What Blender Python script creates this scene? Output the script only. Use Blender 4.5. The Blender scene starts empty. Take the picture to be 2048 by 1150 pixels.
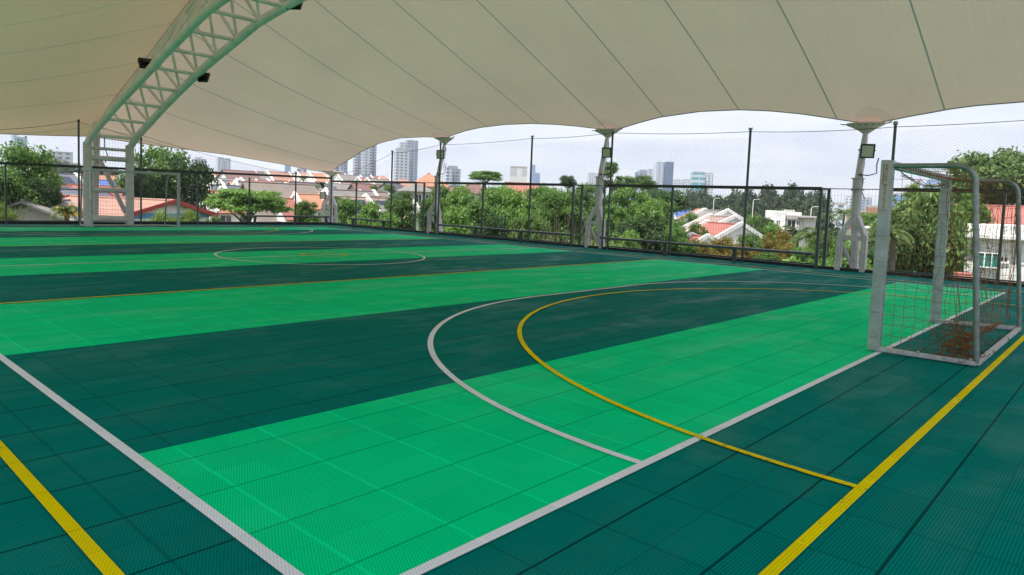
import bpy, math, random
from mathutils import Vector, Matrix
import numpy as np
R = math.radians
sc = bpy.context.scene
col = sc.collection

# ------------------------------------------------------------------ camera
F, PX, PY = 1382.83, 1012.86, 503.50            # focal length and optical axis in photo pixels (2048 x 1150)
CAM = Vector((-1.3865, -1.9656, 1.4455))
_p, _r, _y = -0.0718773, 0.0389030, 0.7418495
FW = Vector((math.cos(_p)*math.cos(_y), math.cos(_p)*math.sin(_y), math.sin(_p)))
_rt = Vector((math.sin(_y), -math.cos(_y), 0)); _up = _rt.cross(FW)
RT = math.cos(_r)*_rt + math.sin(_r)*_up; UP = RT.cross(FW)
cd = bpy.data.cameras.new('camera'); cam = bpy.data.objects.new('camera', cd); col.objects.link(cam)
cam.matrix_world = Matrix(((RT.x, UP.x, -FW.x, CAM.x), (RT.y, UP.y, -FW.y, CAM.y), (RT.z, UP.z, -FW.z, CAM.z), (0, 0, 0, 1)))
cd.sensor_width = 36; cd.lens = F/2048*36
cd.shift_x = (1024-PX)/2048; cd.shift_y = -(575-PY)/2048
cd.clip_start = 0.05; cd.clip_end = 20000
sc.camera = cam

# ------------------------------------------------------------------ sky, sun, exposure
SUN_EL, SUN_AZ = R(69), math.atan2(0.15, -0.98)     # direction towards the sun (world azimuth from +X)
w = bpy.data.worlds.new("World"); sc.world = w; w.use_nodes = True
nt = w.node_tree; nt.nodes.clear()
def N(nt, t, **k):
    n = nt.nodes.new(t)
    for a, b in k.items():
        if a == 'ins':
            for i, v in b.items(): n.inputs[i].default_value = v
        else: setattr(n, a, b)
    return n
def LK(nt, a, b): nt.links.new(a, b)
sky = N(nt, 'ShaderNodeTexSky', sky_type='NISHITA', sun_disc=False, sun_elevation=SUN_EL, sun_rotation=math.pi/2-SUN_AZ)
sky.air_density = 1.0; sky.dust_density = 1.6; sky.ozone_density = 1.5
tc = N(nt, 'ShaderNodeTexCoord'); sep = N(nt, 'ShaderNodeSeparateXYZ'); LK(nt, tc.outputs['Generated'], sep.inputs[0])
mz = N(nt, 'ShaderNodeMath', operation='ADD', ins={1: 0.16}); LK(nt, sep.outputs[2], mz.inputs[0])
mz2 = N(nt, 'ShaderNodeMath', operation='MAXIMUM', ins={1: 0.06}); LK(nt, mz.outputs[0], mz2.inputs[0])
dx = N(nt, 'ShaderNodeMath', operation='DIVIDE'); LK(nt, sep.outputs[0], dx.inputs[0]); LK(nt, mz2.outputs[0], dx.inputs[1])
dy = N(nt, 'ShaderNodeMath', operation='DIVIDE'); LK(nt, sep.outputs[1], dy.inputs[0]); LK(nt, mz2.outputs[0], dy.inputs[1])
cb = N(nt, 'ShaderNodeCombineXYZ'); LK(nt, dx.outputs[0], cb.inputs[0]); LK(nt, dy.outputs[0], cb.inputs[1])
cn = N(nt, 'ShaderNodeTexNoise', ins={'Scale': 1.1, 'Detail': 9.0, 'Roughness': 0.55, 'Distortion': 0.3}); LK(nt, cb.outputs[0], cn.inputs['Vector'])
cr = N(nt, 'ShaderNodeValToRGB'); LK(nt, cn.outputs[0], cr.inputs[0])
cr.color_ramp.elements[0].position = 0.34; cr.color_ramp.elements[1].position = 0.74
mx = N(nt, 'ShaderNodeMix', data_type='RGBA'); mx.inputs['B'].default_value = (6.5, 6.6, 6.9, 1)
LK(nt, cr.outputs[0], mx.inputs['Factor'])
sg = N(nt, 'ShaderNodeMix', data_type='RGBA'); sg.inputs['Factor'].default_value = 0.75; sg.inputs['B'].default_value = (5.1, 5.4, 6.6, 1)
LK(nt, sky.outputs[0], sg.inputs['A']); LK(nt, sg.outputs['Result'], mx.inputs['A'])
bg = N(nt, 'ShaderNodeBackground', ins={'Strength': 0.10}); LK(nt, mx.outputs['Result'], bg.inputs[0])
wo = N(nt, 'ShaderNodeOutputWorld'); LK(nt, bg.outputs[0], wo.inputs[0])
sd = bpy.data.lights.new('sun', 'SUN'); sd.energy = 4.5; sd.angle = R(0.6); sd.color = (1, 0.955, 0.88)
so = bpy.data.objects.new('sun', sd); col.objects.link(so)
SD = Vector((math.cos(SUN_EL)*math.cos(SUN_AZ), math.cos(SUN_EL)*math.sin(SUN_AZ), math.sin(SUN_EL)))
so.rotation_euler = SD.to_track_quat('Z', 'Y').to_euler(); so.location = (0, 0, 60)
vs = sc.view_settings; vs.view_transform = 'Standard'; vs.look = 'None'; vs.exposure = 0.80; vs.gamma = 1; vs.use_curve_mapping = False
sc.cycles.max_bounces = 10; sc.cycles.diffuse_bounces = 5; sc.cycles.transparent_max_bounces = 12
sc.cycles.sample_clamp_indirect = 6

# ------------------------------------------------------------------ helpers
def ray(px, py):
    return RT*((px-PX)/F) - UP*((py-PY)/F) + FW
def at(px, py, d):
    v = ray(px, py); h = math.hypot(v.x, v.y); return CAM + v*(d/h)
def onX(px, py, X):
    v = ray(px, py); return CAM + v*((X-CAM.x)/v.x)
def onY(px, py, Y):
    v = ray(px, py); return CAM + v*((Y-CAM.y)/v.y)
def az(px):
    v = ray(px, 400); return math.atan2(v.y, v.x)

class MB:
    def __init__(s): s.v = []; s.f = []; s.m = []; s.sm = []
    def add(s, vs, fs, m=0, smooth=False):
        o = len(s.v); s.v += [tuple(p) for p in vs]
        s.f += [tuple(i+o for i in f) for f in fs]; s.m += [m]*len(fs); s.sm += [smooth]*len(fs); return s
    def box(s, a, b, m=0):
        x0, y0, z0 = a; x1, y1, z1 = b
        v = [(x0, y0, z0), (x1, y0, z0), (x1, y1, z0), (x0, y1, z0), (x0, y0, z1), (x1, y0, z1), (x1, y1, z1), (x0, y1, z1)]
        return s.add(v, [(3, 2, 1, 0), (4, 5, 6, 7), (0, 1, 5, 4), (1, 2, 6, 5), (2, 3, 7, 6), (3, 0, 4, 7)], m)
    def bar(s, p, q, w, h=None, m=0, up=(0, 0, 1)):
        p = Vector(p); q = Vector(q); h = h or w; d = (q-p).normalized(); u = Vector(up)
        if abs(d.dot(u)) > .98: u = Vector((1, 0, 0))
        sx = d.cross(u).normalized(); sy = sx.cross(d)
        v = []
        for e in (p, q):
            for a, b in ((-1, -1), (1, -1), (1, 1), (-1, 1)): v.append(e+sx*(a*w/2)+sy*(b*h/2))
        return s.add(v, [(3, 2, 1, 0), (4, 5, 6, 7), (0, 1, 5, 4), (1, 2, 6, 5), (2, 3, 7, 6), (3, 0, 4, 7)], m)
    def tube(s, pts, r, n=10, m=0, caps=True, smooth=True):
        pts = [Vector(p) for p in pts]; k = len(pts)
        rs = r if isinstance(r, (list, tuple)) else [r]*k
        u = None; v = []
        for i, p in enumerate(pts):
            d = (pts[min(i+1, k-1)]-pts[max(i-1, 0)]).normalized()
            if u is None:
                u = d.orthogonal().normalized()
            u = (u-d*u.dot(d)).normalized(); t = d.cross(u)
            for j in range(n):
                a = 2*math.pi*j/n; v.append(p+(u*math.cos(a)+t*math.sin(a))*rs[i])
        f = []
        for i in range(k-1):
            for j in range(n):
                f.append((i*n+j, i*n+(j+1) % n, (i+1)*n+(j+1) % n, (i+1)*n+j))
        s.add(v, f, m, smooth)
        if caps: s.add(v, [tuple(range(n))[::-1], tuple(range((k-1)*n, k*n))], m)
        return s
    def lathe(s, c, prof, n=14, m=0):
        c = Vector(c); v = []
        for r, z in prof:
            for j in range(n):
                a = 2*math.pi*j/n; v.append(c+Vector((r*math.cos(a), r*math.sin(a), z)))
        f = [(i*n+j, i*n+(j+1) % n, (i+1)*n+(j+1) % n, (i+1)*n+j) for i in range(len(prof)-1) for j in range(n)]
        return s.add(v, f, m, True)
    def ball(s, c, r, n=10, m=0):
        return s.lathe(c, [(max(1e-4, r*math.sin(math.pi*i/8)), -r*math.cos(math.pi*i/8)) for i in range(9)], n, m)
    def wire(s, p, q, r, m=0):          # three-sided strand
        p = Vector(p); q = Vector(q); d = (q-p)
        if d.length < 1e-6: return s
        d.normalize(); u = d.orthogonal().normalized(); t = d.cross(u); v = []
        for e in (p, q):
            for a in (0, 2.094, 4.189): v.append(e+(u*math.cos(a)+t*math.sin(a))*r)
        return s.add(v, [(0, 1, 4, 3), (1, 2, 5, 4), (2, 0, 3, 5)], m)
    def xf(s, M):
        s.v = [tuple(M @ Vector(p)) for p in s.v]; return s
    def mesh(s, name, mats):
        me = bpy.data.meshes.new(name); me.from_pydata(s.v, [], s.f)
        for m in (mats if isinstance(mats, (list, tuple)) else [mats]): me.materials.append(m)
        me.polygons.foreach_set('material_index', s.m); me.polygons.foreach_set('use_smooth', s.sm); me.update(); return me
    def obj(s, name, mats, parent=None, bevel=0):
        o = bpy.data.objects.new(name, s.mesh(name, mats)); col.objects.link(o)
        if parent is not None: o.parent = parent
        if bevel:
            b = o.modifiers.new('bevel', 'BEVEL'); b.width = bevel; b.segments = 2; b.limit_method = 'ANGLE'
        return o
def tag(o, label, cat, group=None, kind=None):
    if label: o['label'] = label
    if cat: o['category'] = cat
    if group: o['group'] = group
    if kind: o['kind'] = kind
    return o
def thing(name, label, cat, loc=(0, 0, 0), rz=0, group=None):
    o = bpy.data.objects.new(name, None); o.empty_display_size = .2; col.objects.link(o); o.location = loc; o.rotation_euler = (0, 0, rz)
    return tag(o, label, cat, group)
def copy_tree(o, parent=None):
    c = o.copy(); col.objects.link(c)
    if parent is not None: c.parent = parent
    for ch in list(o.children): copy_tree(ch, c)
    return c
def structure(o): o['kind'] = 'structure'; return o

# ------------------------------------------------------------------ materials
def mat(name, base, rough=.6, metal=0, spec=.5, noise=0, nscale=8, bump=0, bscale=60):
    m = bpy.data.materials.new(name); m.use_nodes = True; t = m.node_tree; b = t.nodes['Principled BSDF']
    b.inputs['Base Color'].default_value = (*base, 1); b.inputs['Roughness'].default_value = rough; b.inputs['Metallic'].default_value = metal
    b.inputs['Specular IOR Level'].default_value = spec
    c = N(t, 'ShaderNodeTexCoord')
    if noise:
        n = N(t, 'ShaderNodeTexNoise', ins={'Scale': nscale, 'Detail': 6.0, 'Roughness': .65}); LK(t, c.outputs['Object'], n.inputs['Vector'])
        r = N(t, 'ShaderNodeMapRange', ins={1: .3, 2: .7, 3: 1-noise, 4: 1+noise}); LK(t, n.outputs[0], r.inputs[0])
        x = N(t, 'ShaderNodeVectorMath', operation='SCALE'); x.inputs[0].default_value = base; LK(t, r.outputs[0], x.inputs['Scale'])
        LK(t, x.outputs[0], b.inputs['Base Color'])
    if bump:
        n2 = N(t, 'ShaderNodeTexNoise', ins={'Scale': bscale, 'Detail': 4.0}); LK(t, c.outputs['Object'], n2.inputs['Vector'])
        bp = N(t, 'ShaderNodeBump', ins={'Strength': bump, 'Distance': .01}); LK(t, n2.outputs[0], bp.inputs['Height']); LK(t, bp.outputs[0], b.inputs['Normal'])
    return m
class X:
    """small math helper on a node tree"""
    def __init__(s, t): s.t = t
    def m(s, op, a, b=None, c=None):
        n = s.t.nodes.new('ShaderNodeMath'); n.operation = op
        for i, v in enumerate((a, b, c)):
            if v is None: continue
            if isinstance(v, (int, float)): n.inputs[i].default_value = v
            else: s.t.links.new(v, n.inputs[i])
        return n.outputs[0]
    def band(s, co, off, pitch, w):            # 1 inside a line of width w repeated every pitch
        f = s.m('FLOORED_MODULO', s.m('ADD', co, -off+pitch/2), pitch)
        return s.m('LESS_THAN', s.m('ABSOLUTE', s.m('ADD', f, -pitch/2)), w/2)
    def mixc(s, f, a, b):
        n = s.t.nodes.new('ShaderNodeMix'); n.data_type = 'RGBA'
        for k, v in (('Factor', f), ('A', a), ('B', b)):
            if isinstance(v, (int, float)): n.inputs[k].default_value = v
            elif isinstance(v, tuple): n.inputs[k].default_value = (*v, 1)
            else: s.t.links.new(v, n.inputs[k])
        return n.outputs['Result']

def court_mat(name, base, xjoint, yjoint, hole, rough=.36, wear=None):
    """perforated interlocking sports tiles, two tiles per half metre"""
    m = bpy.data.materials.new(name); m.use_nodes = True; t = m.node_tree; t.nodes.clear(); x = X(t)
    b = N(t, 'ShaderNodeBsdfDiffuse'); gl = N(t, 'ShaderNodeBsdfGlossy'); om = N(t, 'ShaderNodeOutputMaterial'); ms = N(t, 'ShaderNodeMixShader')
    LK(t, b.outputs[0], ms.inputs[1]); LK(t, gl.outputs[0], ms.inputs[2]); LK(t, ms.outputs[0], om.inputs[0])
    lw = N(t, 'ShaderNodeLayerWeight', ins={'Blend': .5})
    g = N(t, 'ShaderNodeNewGeometry'); s = N(t, 'ShaderNodeSeparateXYZ'); LK(t, g.outputs['Position'], s.inputs[0])
    px, py = s.outputs[0], s.outputs[1]
    P = 0.5/34
    row = x.m('FLOOR', x.m('DIVIDE', py, P))
    st = x.m('MULTIPLY', x.m('FLOORED_MODULO', row, 2.0), P*.5)
    fu = x.m('FRACT', x.m('DIVIDE', x.m('ADD', px, st), P)); fv = x.m('FRACT', x.m('DIVIDE', py, P))
    hu = x.m('LESS_THAN', x.m('ABSOLUTE', x.m('ADD', fu, -.5)), .27); hv = x.m('LESS_THAN', x.m('ABSOLUTE', x.m('ADD', fv, -.5)), .20)
    hl = x.m('MULTIPLY', hu, hv)
    wx = x.band(py, .218, .5, .013); wx2 = x.band(py, .468, .5, .004)
    wy = x.band(px, .179, .5, .019); wy2 = x.band(px, .429, .5, .006)
    ns = N(t, 'ShaderNodeTexNoise', ins={'Scale': .9, 'Detail': 7.0, 'Roughness': .6}); LK(t, g.outputs['Position'], ns.inputs['Vector'])
    # every tile a slightly different batch
    cx = x.m('FLOOR', x.m('DIVIDE', x.m('ADD', px, -.179), .25)); cy = x.m('FLOOR', x.m('DIVIDE', x.m('ADD', py, -.218), .25))
    cc = N(t, 'ShaderNodeCombineXYZ'); LK(t, cx, cc.inputs[0]); LK(t, cy, cc.inputs[1])
    wn = N(t, 'ShaderNodeTexWhiteNoise', noise_dimensions='2D'); LK(t, cc.outputs[0], wn.inputs['Vector'])
    v = x.m('ADD', x.m('MULTIPLY', wn.outputs['Value'], .08), x.m('MULTIPLY', ns.outputs[0], .30)); v = x.m('ADD', v, .81)
    nojoint = x.m('SUBTRACT', 1.0, x.m('MAXIMUM', wx, wy)); hl = x.m('MULTIPLY', hl, nojoint)
    c = x.mixc(wy2, base, tuple(.6*a+.4*q for a, q in zip(base, yjoint))); c = x.mixc(wx2, c, tuple(.5*a+.5*q for a, q in zip(base, xjoint)))
    c = x.mixc(hl, c, hole); c = x.mixc(wy, c, yjoint); c = x.mixc(wx, c, xjoint)
    mpd = N(t, 'ShaderNodeMapping'); mpd.inputs['Scale'].default_value = (.35, 1.1, 1); LK(t, g.outputs['Position'], mpd.inputs['Vector'])
    nd = N(t, 'ShaderNodeTexNoise', ins={'Scale': 1.6, 'Detail': 8.0, 'Roughness': .62, 'Distortion': .5}); LK(t, mpd.outputs[0], nd.inputs['Vector'])
    dm = N(t, 'ShaderNodeMapRange', ins={1: .48, 2: .78, 3: 0, 4: 1}); LK(t, nd.outputs[0], dm.inputs[0])
    c = x.mixc(x.m('MULTIPLY', dm.outputs[0], .06), c, (.20, .24, .21))          # dust and scuffs
    if wear:
        nw = N(t, 'ShaderNodeTexNoise', ins={'Scale': 23.0, 'Detail': 6.0, 'Roughness': .75}); LK(t, g.outputs['Position'], nw.inputs['Vector'])
        nb = N(t, 'ShaderNodeTexNoise', ins={'Scale': .55, 'Detail': 3.0}); LK(t, g.outputs['Position'], nb.inputs['Vector'])
        th = x.m('SUBTRACT', .86, x.m('MULTIPLY', nb.outputs[0], .42)); wk = x.m('GREATER_THAN', nw.outputs[0], th)
        c = x.mixc(x.m('MULTIPLY', wk, .75), c, wear)
    gf = x.m('ADD', .05, x.m('MULTIPLY', x.m('MULTIPLY', dm.outputs[0], x.m('ADD', .4, wn.outputs['Value'])), .26))
    LK(t, x.m('MULTIPLY', x.m('POWER', lw.outputs['Facing'], 6.0), gf), ms.inputs[0])
    vm = N(t, 'ShaderNodeVectorMath', operation='SCALE'); LK(t, c, vm.inputs[0]); LK(t, v, vm.inputs['Scale']); LK(t, vm.outputs[0], b.inputs['Color'])
    rg = N(t, 'ShaderNodeMapRange', ins={1: .3, 2: .7, 3: rough-.07, 4: rough+.1}); LK(t, ns.outputs[0], rg.inputs[0]); LK(t, rg.outputs[0], gl.inputs['Roughness'])
    hgt = x.m('ADD', x.m('MULTIPLY', hl, -1.0), x.m('MULTIPLY', x.m('MAXIMUM', wx, wx2), -.8))
    bp = N(t, 'ShaderNodeBump', ins={'Strength': .35, 'Distance': .003}); LK(t, hgt, bp.inputs['Height']); LK(t, bp.outputs[0], b.inputs['Normal'])
    return m
M = {}
M['light'] = court_mat('court_light_green', (.001, .83, .335), (.001, .52, .21), (.002, .86, .37), (.001, .42, .17))
M['dark'] = court_mat('court_dark_green', (.001, .225, .195), (.001, .062, .058), (.001, .150, .132), (.001, .080, .072))
M['wline'] = court_mat('line_white', (.90, .91, .99), (.78, .79, .87), (.91, .92, .99), (.62, .64, .72), wear=(.25, .33, .32))
M['yline'] = court_mat('line_yellow', (.93, .74, .002), (.72, .58, .003), (.95, .78, .004), (.60, .48, .003), wear=(.05, .16, .10))

def membrane_mat(name, refl, tran, fac):
    m = bpy.data.materials.new(name); m.use_nodes = True; t = m.node_tree; t.nodes.clear(); x = X(t)
    g = N(t, 'ShaderNodeNewGeometry'); s = N(t, 'ShaderNodeSeparateXYZ'); LK(t, g.outputs['Position'], s.inputs[0])
    seam = x.band(s.outputs[1], 1.70, 2.48, .036)
    n1 = N(t, 'ShaderNodeTexNoise', ins={'Scale': .35, 'Detail': 5.0, 'Roughness': .6}); LK(t, g.outputs['Position'], n1.inputs['Vector'])
    mp = N(t, 'ShaderNodeMapping'); mp.inputs['Scale'].default_value = (.7, 16, .7); LK(t, g.outputs['Position'], mp.inputs['Vector'])
    n2 = N(t, 'ShaderNodeTexNoise', ins={'Scale': 1.0, 'Detail': 3.0}); LK(t, mp.outputs[0], n2.inputs['Vector'])
    v = x.m('ADD', x.m('MULTIPLY', n1.outputs[0], .24), x.m('MULTIPLY', n2.outputs[0], .09)); v = x.m('ADD', v, .835)
    pt = None                                # doubled cloth at the mast heads
    for yy in (28.4, 19.75, 11.4, 3.3):
        dx_ = x.m('DIVIDE', x.m('ADD', s.outputs[0], -18.35), .75); dy_ = x.m('DIVIDE', x.m('ADD', s.outputs[1], -yy), .52)
        e_ = x.m('LESS_THAN', x.m('ADD', x.m('MULTIPLY', dx_, dx_), x.m('MULTIPLY', dy_, dy_)), 1.0); pt = e_ if pt is None else x.m('MAXIMUM', pt, e_)
    v = x.m('MULTIPLY', v, x.m('SUBTRACT', 1.0, x.m('MULTIPLY', pt, .09)))
    c = x.mixc(seam, refl, (.38, .42, .39)); tcol = x.mixc(seam, tran, (.28, .33, .30))
    a = N(t, 'ShaderNodeVectorMath', operation='SCALE'); LK(t, c, a.inputs[0]); LK(t, v, a.inputs['Scale'])
    b = N(t, 'ShaderNodeVectorMath', operation='SCALE'); LK(t, tcol, b.inputs[0]); LK(t, v, b.inputs['Scale'])
    n3 = N(t, 'ShaderNodeTexNoise', ins={'Scale': .9, 'Detail': 5.0, 'Roughness': .55}); LK(t, mp.outputs[0], n3.inputs['Vector'])
    bpm = N(t, 'ShaderNodeBump', ins={'Strength': .35, 'Distance': .05}); LK(t, n3.outputs[0], bpm.inputs['Height'])
    d = N(t, 'ShaderNodeBsdfDiffuse'); LK(t, a.outputs[0], d.inputs[0]); LK(t, bpm.outputs[0], d.inputs['Normal']); tr = N(t, 'ShaderNodeBsdfTranslucent'); LK(t, b.outputs[0], tr.inputs[0])
    mi = N(t, 'ShaderNodeMixShader', ins={0: fac}); LK(t, d.outputs[0], mi.inputs[1]); LK(t, tr.outputs[0], mi.inputs[2])
    gl = N(t, 'ShaderNodeBsdfGlossy', ins={'Roughness': .45}); m2 = N(t, 'ShaderNodeMixShader', ins={0: .03}); LK(t, mi.outputs[0], m2.inputs[1]); LK(t, gl.outputs[0], m2.inputs[2])
    o = N(t, 'ShaderNodeOutputMaterial'); LK(t, m2.outputs[0], o.inputs[0]); return m
M['membrane'] = membrane_mat('pvc_membrane', (.88, .725, .645), (1.0, .745, .625), .099)
M['membrane_left_dim'] = membrane_mat('pvc_membrane_left_dim', (.70, .58, .42), (.78, .59, .41), .082)  # left half: its weaker light is put into a darker, yellower tint
M['rail'] = mat('ridge_rail', (.055, .06, .055), .6, noise=.4, nscale=9)
M['edge'] = mat('membrane_edge', (.35, .34, .32), .6)
M['truss'] = mat('truss_paint', (.90, .85, .88), .38, noise=.14, nscale=2.2, bump=.15, bscale=30)
M['mast'] = mat('mast_paint', (.68, .64, .67), .45, noise=.18, nscale=3, bump=.2, bscale=24)
M['plate'] = mat('head_plate', (.85, .68, .64), .45, noise=.05)
M['steel'] = mat('galvanised', (.42, .44, .45), .38, metal=.7, noise=.1, nscale=14)
M['fence'] = mat('fence_paint', (.030, .040, .040), .42, noise=.25, nscale=9)
M['post'] = mat('fence_post_paint', (.075, .10, .098), .42, noise=.2, nscale=6)
M['wire'] = mat('mesh_wire', (.10, .115, .115), .5)
M['netcord'] = mat('ball_net_cord', (.11, .12, .13), .7)
M['rope'] = mat('rope', (.05, .05, .055), .8)
M['black'] = mat('black_housing', (.012, .012, .013), .45)
M['glass'] = mat('lamp_glass', (.72, .74, .60), .2, spec=.5, noise=.12, nscale=20)
M['bench'] = mat('bench_paint', (.055, .072, .075), .45, noise=.2)
M['goal'] = mat('goal_aluminium', (.40, .42, .44), .38, metal=.25, noise=.22, nscale=7)
M['goalw'] = mat('goal_base_paint', (.50, .49, .50), .5, noise=.38, nscale=16, bump=.15)
M['galv'] = mat('galvanised_tube', (.27, .29, .29), .34, metal=.6, noise=.3, nscale=12)
M['rustnet'] = mat('rusty_net', (.27, .12, .045), .85, noise=.35, nscale=7)
M['knot'] = mat('rusty_net_heap', (.22, .080, .018), .9, noise=.5, nscale=14)
M['sticker'] = mat('sticker', (.55, .52, .50), .5, noise=.06)
M['red_ink'] = mat('red_ink', (.30, .03, .03), .6)
M['black_ink'] = mat('black_ink', (.02, .02, .02), .6)
M['kerb'] = mat('kerb_dark', (.02, .022, .024), .6, noise=.3)
M['ledge'] = mat('ledge_concrete', (.46, .45, .43), .8, noise=.2, nscale=3, bump=.3)
M['cable'] = mat('cable', (.04, .04, .04), .6)

# ================================================================== THE COURT
CW, CL = 15.8, 24.94                            # court width and length
f = MB()
ys = [-5.2, 0, 1.96, 4.96, 7.96, 10.96, 13.98, 16.98, 19.98, 22.98, CL, 27.42]; xs = [-3.2, -.035, CW, 17.95]
for i in range(len(ys)-1):
    for j in range(3):
        pale_stripe = j == 1 and i in (1, 3, 5, 7, 9)  # stripe laid in the light green tile
        f.add([(xs[j], ys[i], 0), (xs[j+1], ys[i], 0), (xs[j+1], ys[i+1], 0), (xs[j], ys[i+1], 0)], [(0, 1, 2, 3)], 1 if pale_stripe else 0)
X0, X1, Y0, Y1 = xs[0], xs[-1], ys[0], ys[-1]
f.add([(X0, Y0, 0), (X1, Y0, 0), (X1, Y1, 0), (X0, Y1, 0), (X0, Y0, -.5), (X1, Y0, -.5), (X1, Y1, -.5), (X0, Y1, -.5)], [(1, 0, 4, 5), (2, 1, 5, 6), (3, 2, 6, 7), (0, 3, 7, 4), (4, 7, 6, 5)], 0)
structure(f.obj('court_floor', [M['dark'], M['light']]))
LZ = [0]
def strip(mb, pts, wd, closed=False):
    n = len(pts); v = []; LZ[0] += .0003; zz = LZ[0]
    for i in range(n):
        a = Vector(pts[(i-1) % n] if closed or i else pts[i]); b = Vector(pts[(i+1) % n] if closed or i < n-1 else pts[i])
        d = (b-a).normalized(); nn = Vector((-d.y, d.x)); p = Vector(pts[i]); v += [(*(p-nn*wd/2), zz), (*(p+nn*wd/2), zz)]
    k = n if closed else n-1
    fs = [(2*i+1, 2*i, 2*((i+1) % n), 2*((i+1) % n)+1) for i in range(k)]
    mb.add(v, fs)
def arc(cx, cy, r, a0, a1, n=64): return [(cx+r*math.cos(R(a0+(a1-a0)*i/n)), cy+r*math.sin(R(a0+(a1-a0)*i/n))) for i in range(n+1)]
wl = MB(); LWD = .056
MIDX = 8.05
strip(wl, [(-.035, 0), (-.035, CL)], LWD); strip(wl, [(CW, 0), (CW, CL)], LWD)
strip(wl, [(-.035-LWD/2, 0), (CW+LWD/2, 0)], LWD); strip(wl, [(-LWD/2, CL), (CW+LWD/2, CL)], LWD); strip(wl, [(0, CL/2), (CW, CL/2)], LWD)
strip(wl, arc(7.87, CL/2, 2.41, 0, 360)[:-1], LWD, True)
def dee(cy, s):
    r = 4.86; a = [(x, cy+s*y) for x, y in arc(6.83, 0, r, 180, 90, 40)]; b = [(x, cy+s*y) for x, y in arc(9.55, 0, r, 90, 0, 40)]
    return a+b
strip(wl, dee(0, 1), LWD); strip(wl, dee(CL, -1), LWD)
o = structure(wl.obj('court_lines_white', M['wline'])); o.location.z = .004
LZ[0] = 0; yl = MB(); YX0, YX1, YY0, YY1 = -.515, CW+.5, -.975, CL+.93
strip(yl, [(YX0, -4.9), (YX0, YY1)], LWD); strip(yl, [(YX1, -4.9), (YX1, YY1)], LWD)
strip(yl, [(YX0, YY0), (YX1, YY0)], LWD); strip(yl, [(YX0, YY1), (YX1, YY1)], LWD)
strip(yl, [(0, 7.96), (CW, 7.96)], LWD); strip(yl, [(0, 16.98), (CW, 16.98)], LWD)
strip(yl, [(x, YY0+y) for x, y in arc(7.95, 0, 5.40, 180, 0)], .05); strip(yl, [(x, YY1-y) for x, y in arc(7.95, 0, 5.40, 180, 0)], .05)
strip(yl, arc(7.92, CL/2+.05, .52, 0, 360)[:-1], .05, True)
o = structure(yl.obj('court_lines_yellow', M['yline'])); o.location.z = .007
lg = MB(); lg.box((17.95, -5.2, -.5), (19.0, 28.9, -.03)); lg.box((X0, 27.42, -.5), (17.95, 28.9, -.03))
structure(lg.obj('deck_edge', M['ledge']))
kb = MB(); kb.box((17.80, -5.2, .003), (17.90, 27.40, .075)); kb.box((X0, 27.30, .003), (17.80, 27.40, .085))
structure(kb.obj('kerb', M['kerb'], None, .008))

# ================================================================== ROOF
def lerp_tab(tab, y):
    ks = [a for a, _ in tab]
    return float(np.interp(y, ks, [b for _, b in tab]))
def smooth_tab(tab, n=6):
    ks = np.array([a for a, _ in tab]); vs_ = np.array([b for _, b in tab]); xx = np.linspace(ks[0], ks[-1], 240); yy = np.interp(xx, ks, vs_)
    for _ in range(n*6):
        z = yy.copy(); z[1:-1] = (yy[:-2]+2*yy[1:-1]+yy[2:])/4; yy = z
    return list(zip(xx.tolist(), yy.tolist()))
RIDGE = smooth_tab([(-5.2, 6.2), (-2, 7.1), (0, 7.6), (3, 8.05), (6, 8.3), (9, 8.42), (11.5, 8.45), (14, 8.4), (17, 8.15), (20, 7.4), (22, 6.62), (24.5, 5.65), (27, 4.72), (28.6, 4.0), (29.8, 3.45)])
EDGE = [(-4.8, 18.3, 3.86), (-4.2, 18.05, 3.88), (-3.2, 17.7, 3.98), (-2, 17.5, 4.06), (-1, 17.45, 4.08), (.16, 17.47, 4.07), (1.08, 17.60, 4.06), (1.59, 17.72, 4.03), (2.02, 17.83, 3.98), (2.47, 17.97, 3.94), (2.95, 18.14, 3.88), (3.3, 18.3, 3.85), (3.75, 18.2, 3.88), (4.34, 17.94, 3.99), (5.05, 17.74, 4.12), (5.81, 17.58, 4.22),
        (6.63, 17.48, 4.29), (7.84, 17.46, 4.31), (9.26, 17.63, 4.24), (10.09, 17.83, 4.14), (10.79, 18.06, 4.05), (11.4, 18.3, 4.0), (12.0, 18.12, 4.06), (12.7, 17.86, 4.15), (13.44, 17.68, 4.22), (14.46, 17.52, 4.28), (15.62, 17.45, 4.29), (17.01, 17.54, 4.25), (18.03, 17.73, 4.18), (19.06, 18.02, 4.08), (19.75, 18.3, 4.02),
        (20.73, 18.0, 4.07), (22.0, 17.66, 4.03), (23.19, 17.49, 3.84), (24.63, 17.46, 3.45), (25.6, 17.6, 3.17), (26.63, 17.74, 2.90), (27.6, 18.0, 2.68), (28.4, 18.3, 2.57)]
ey = np.array([e[0] for e in EDGE]); ex = np.array([e[1] for e in EDGE]); ez = np.array([e[2] for e in EDGE])
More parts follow.
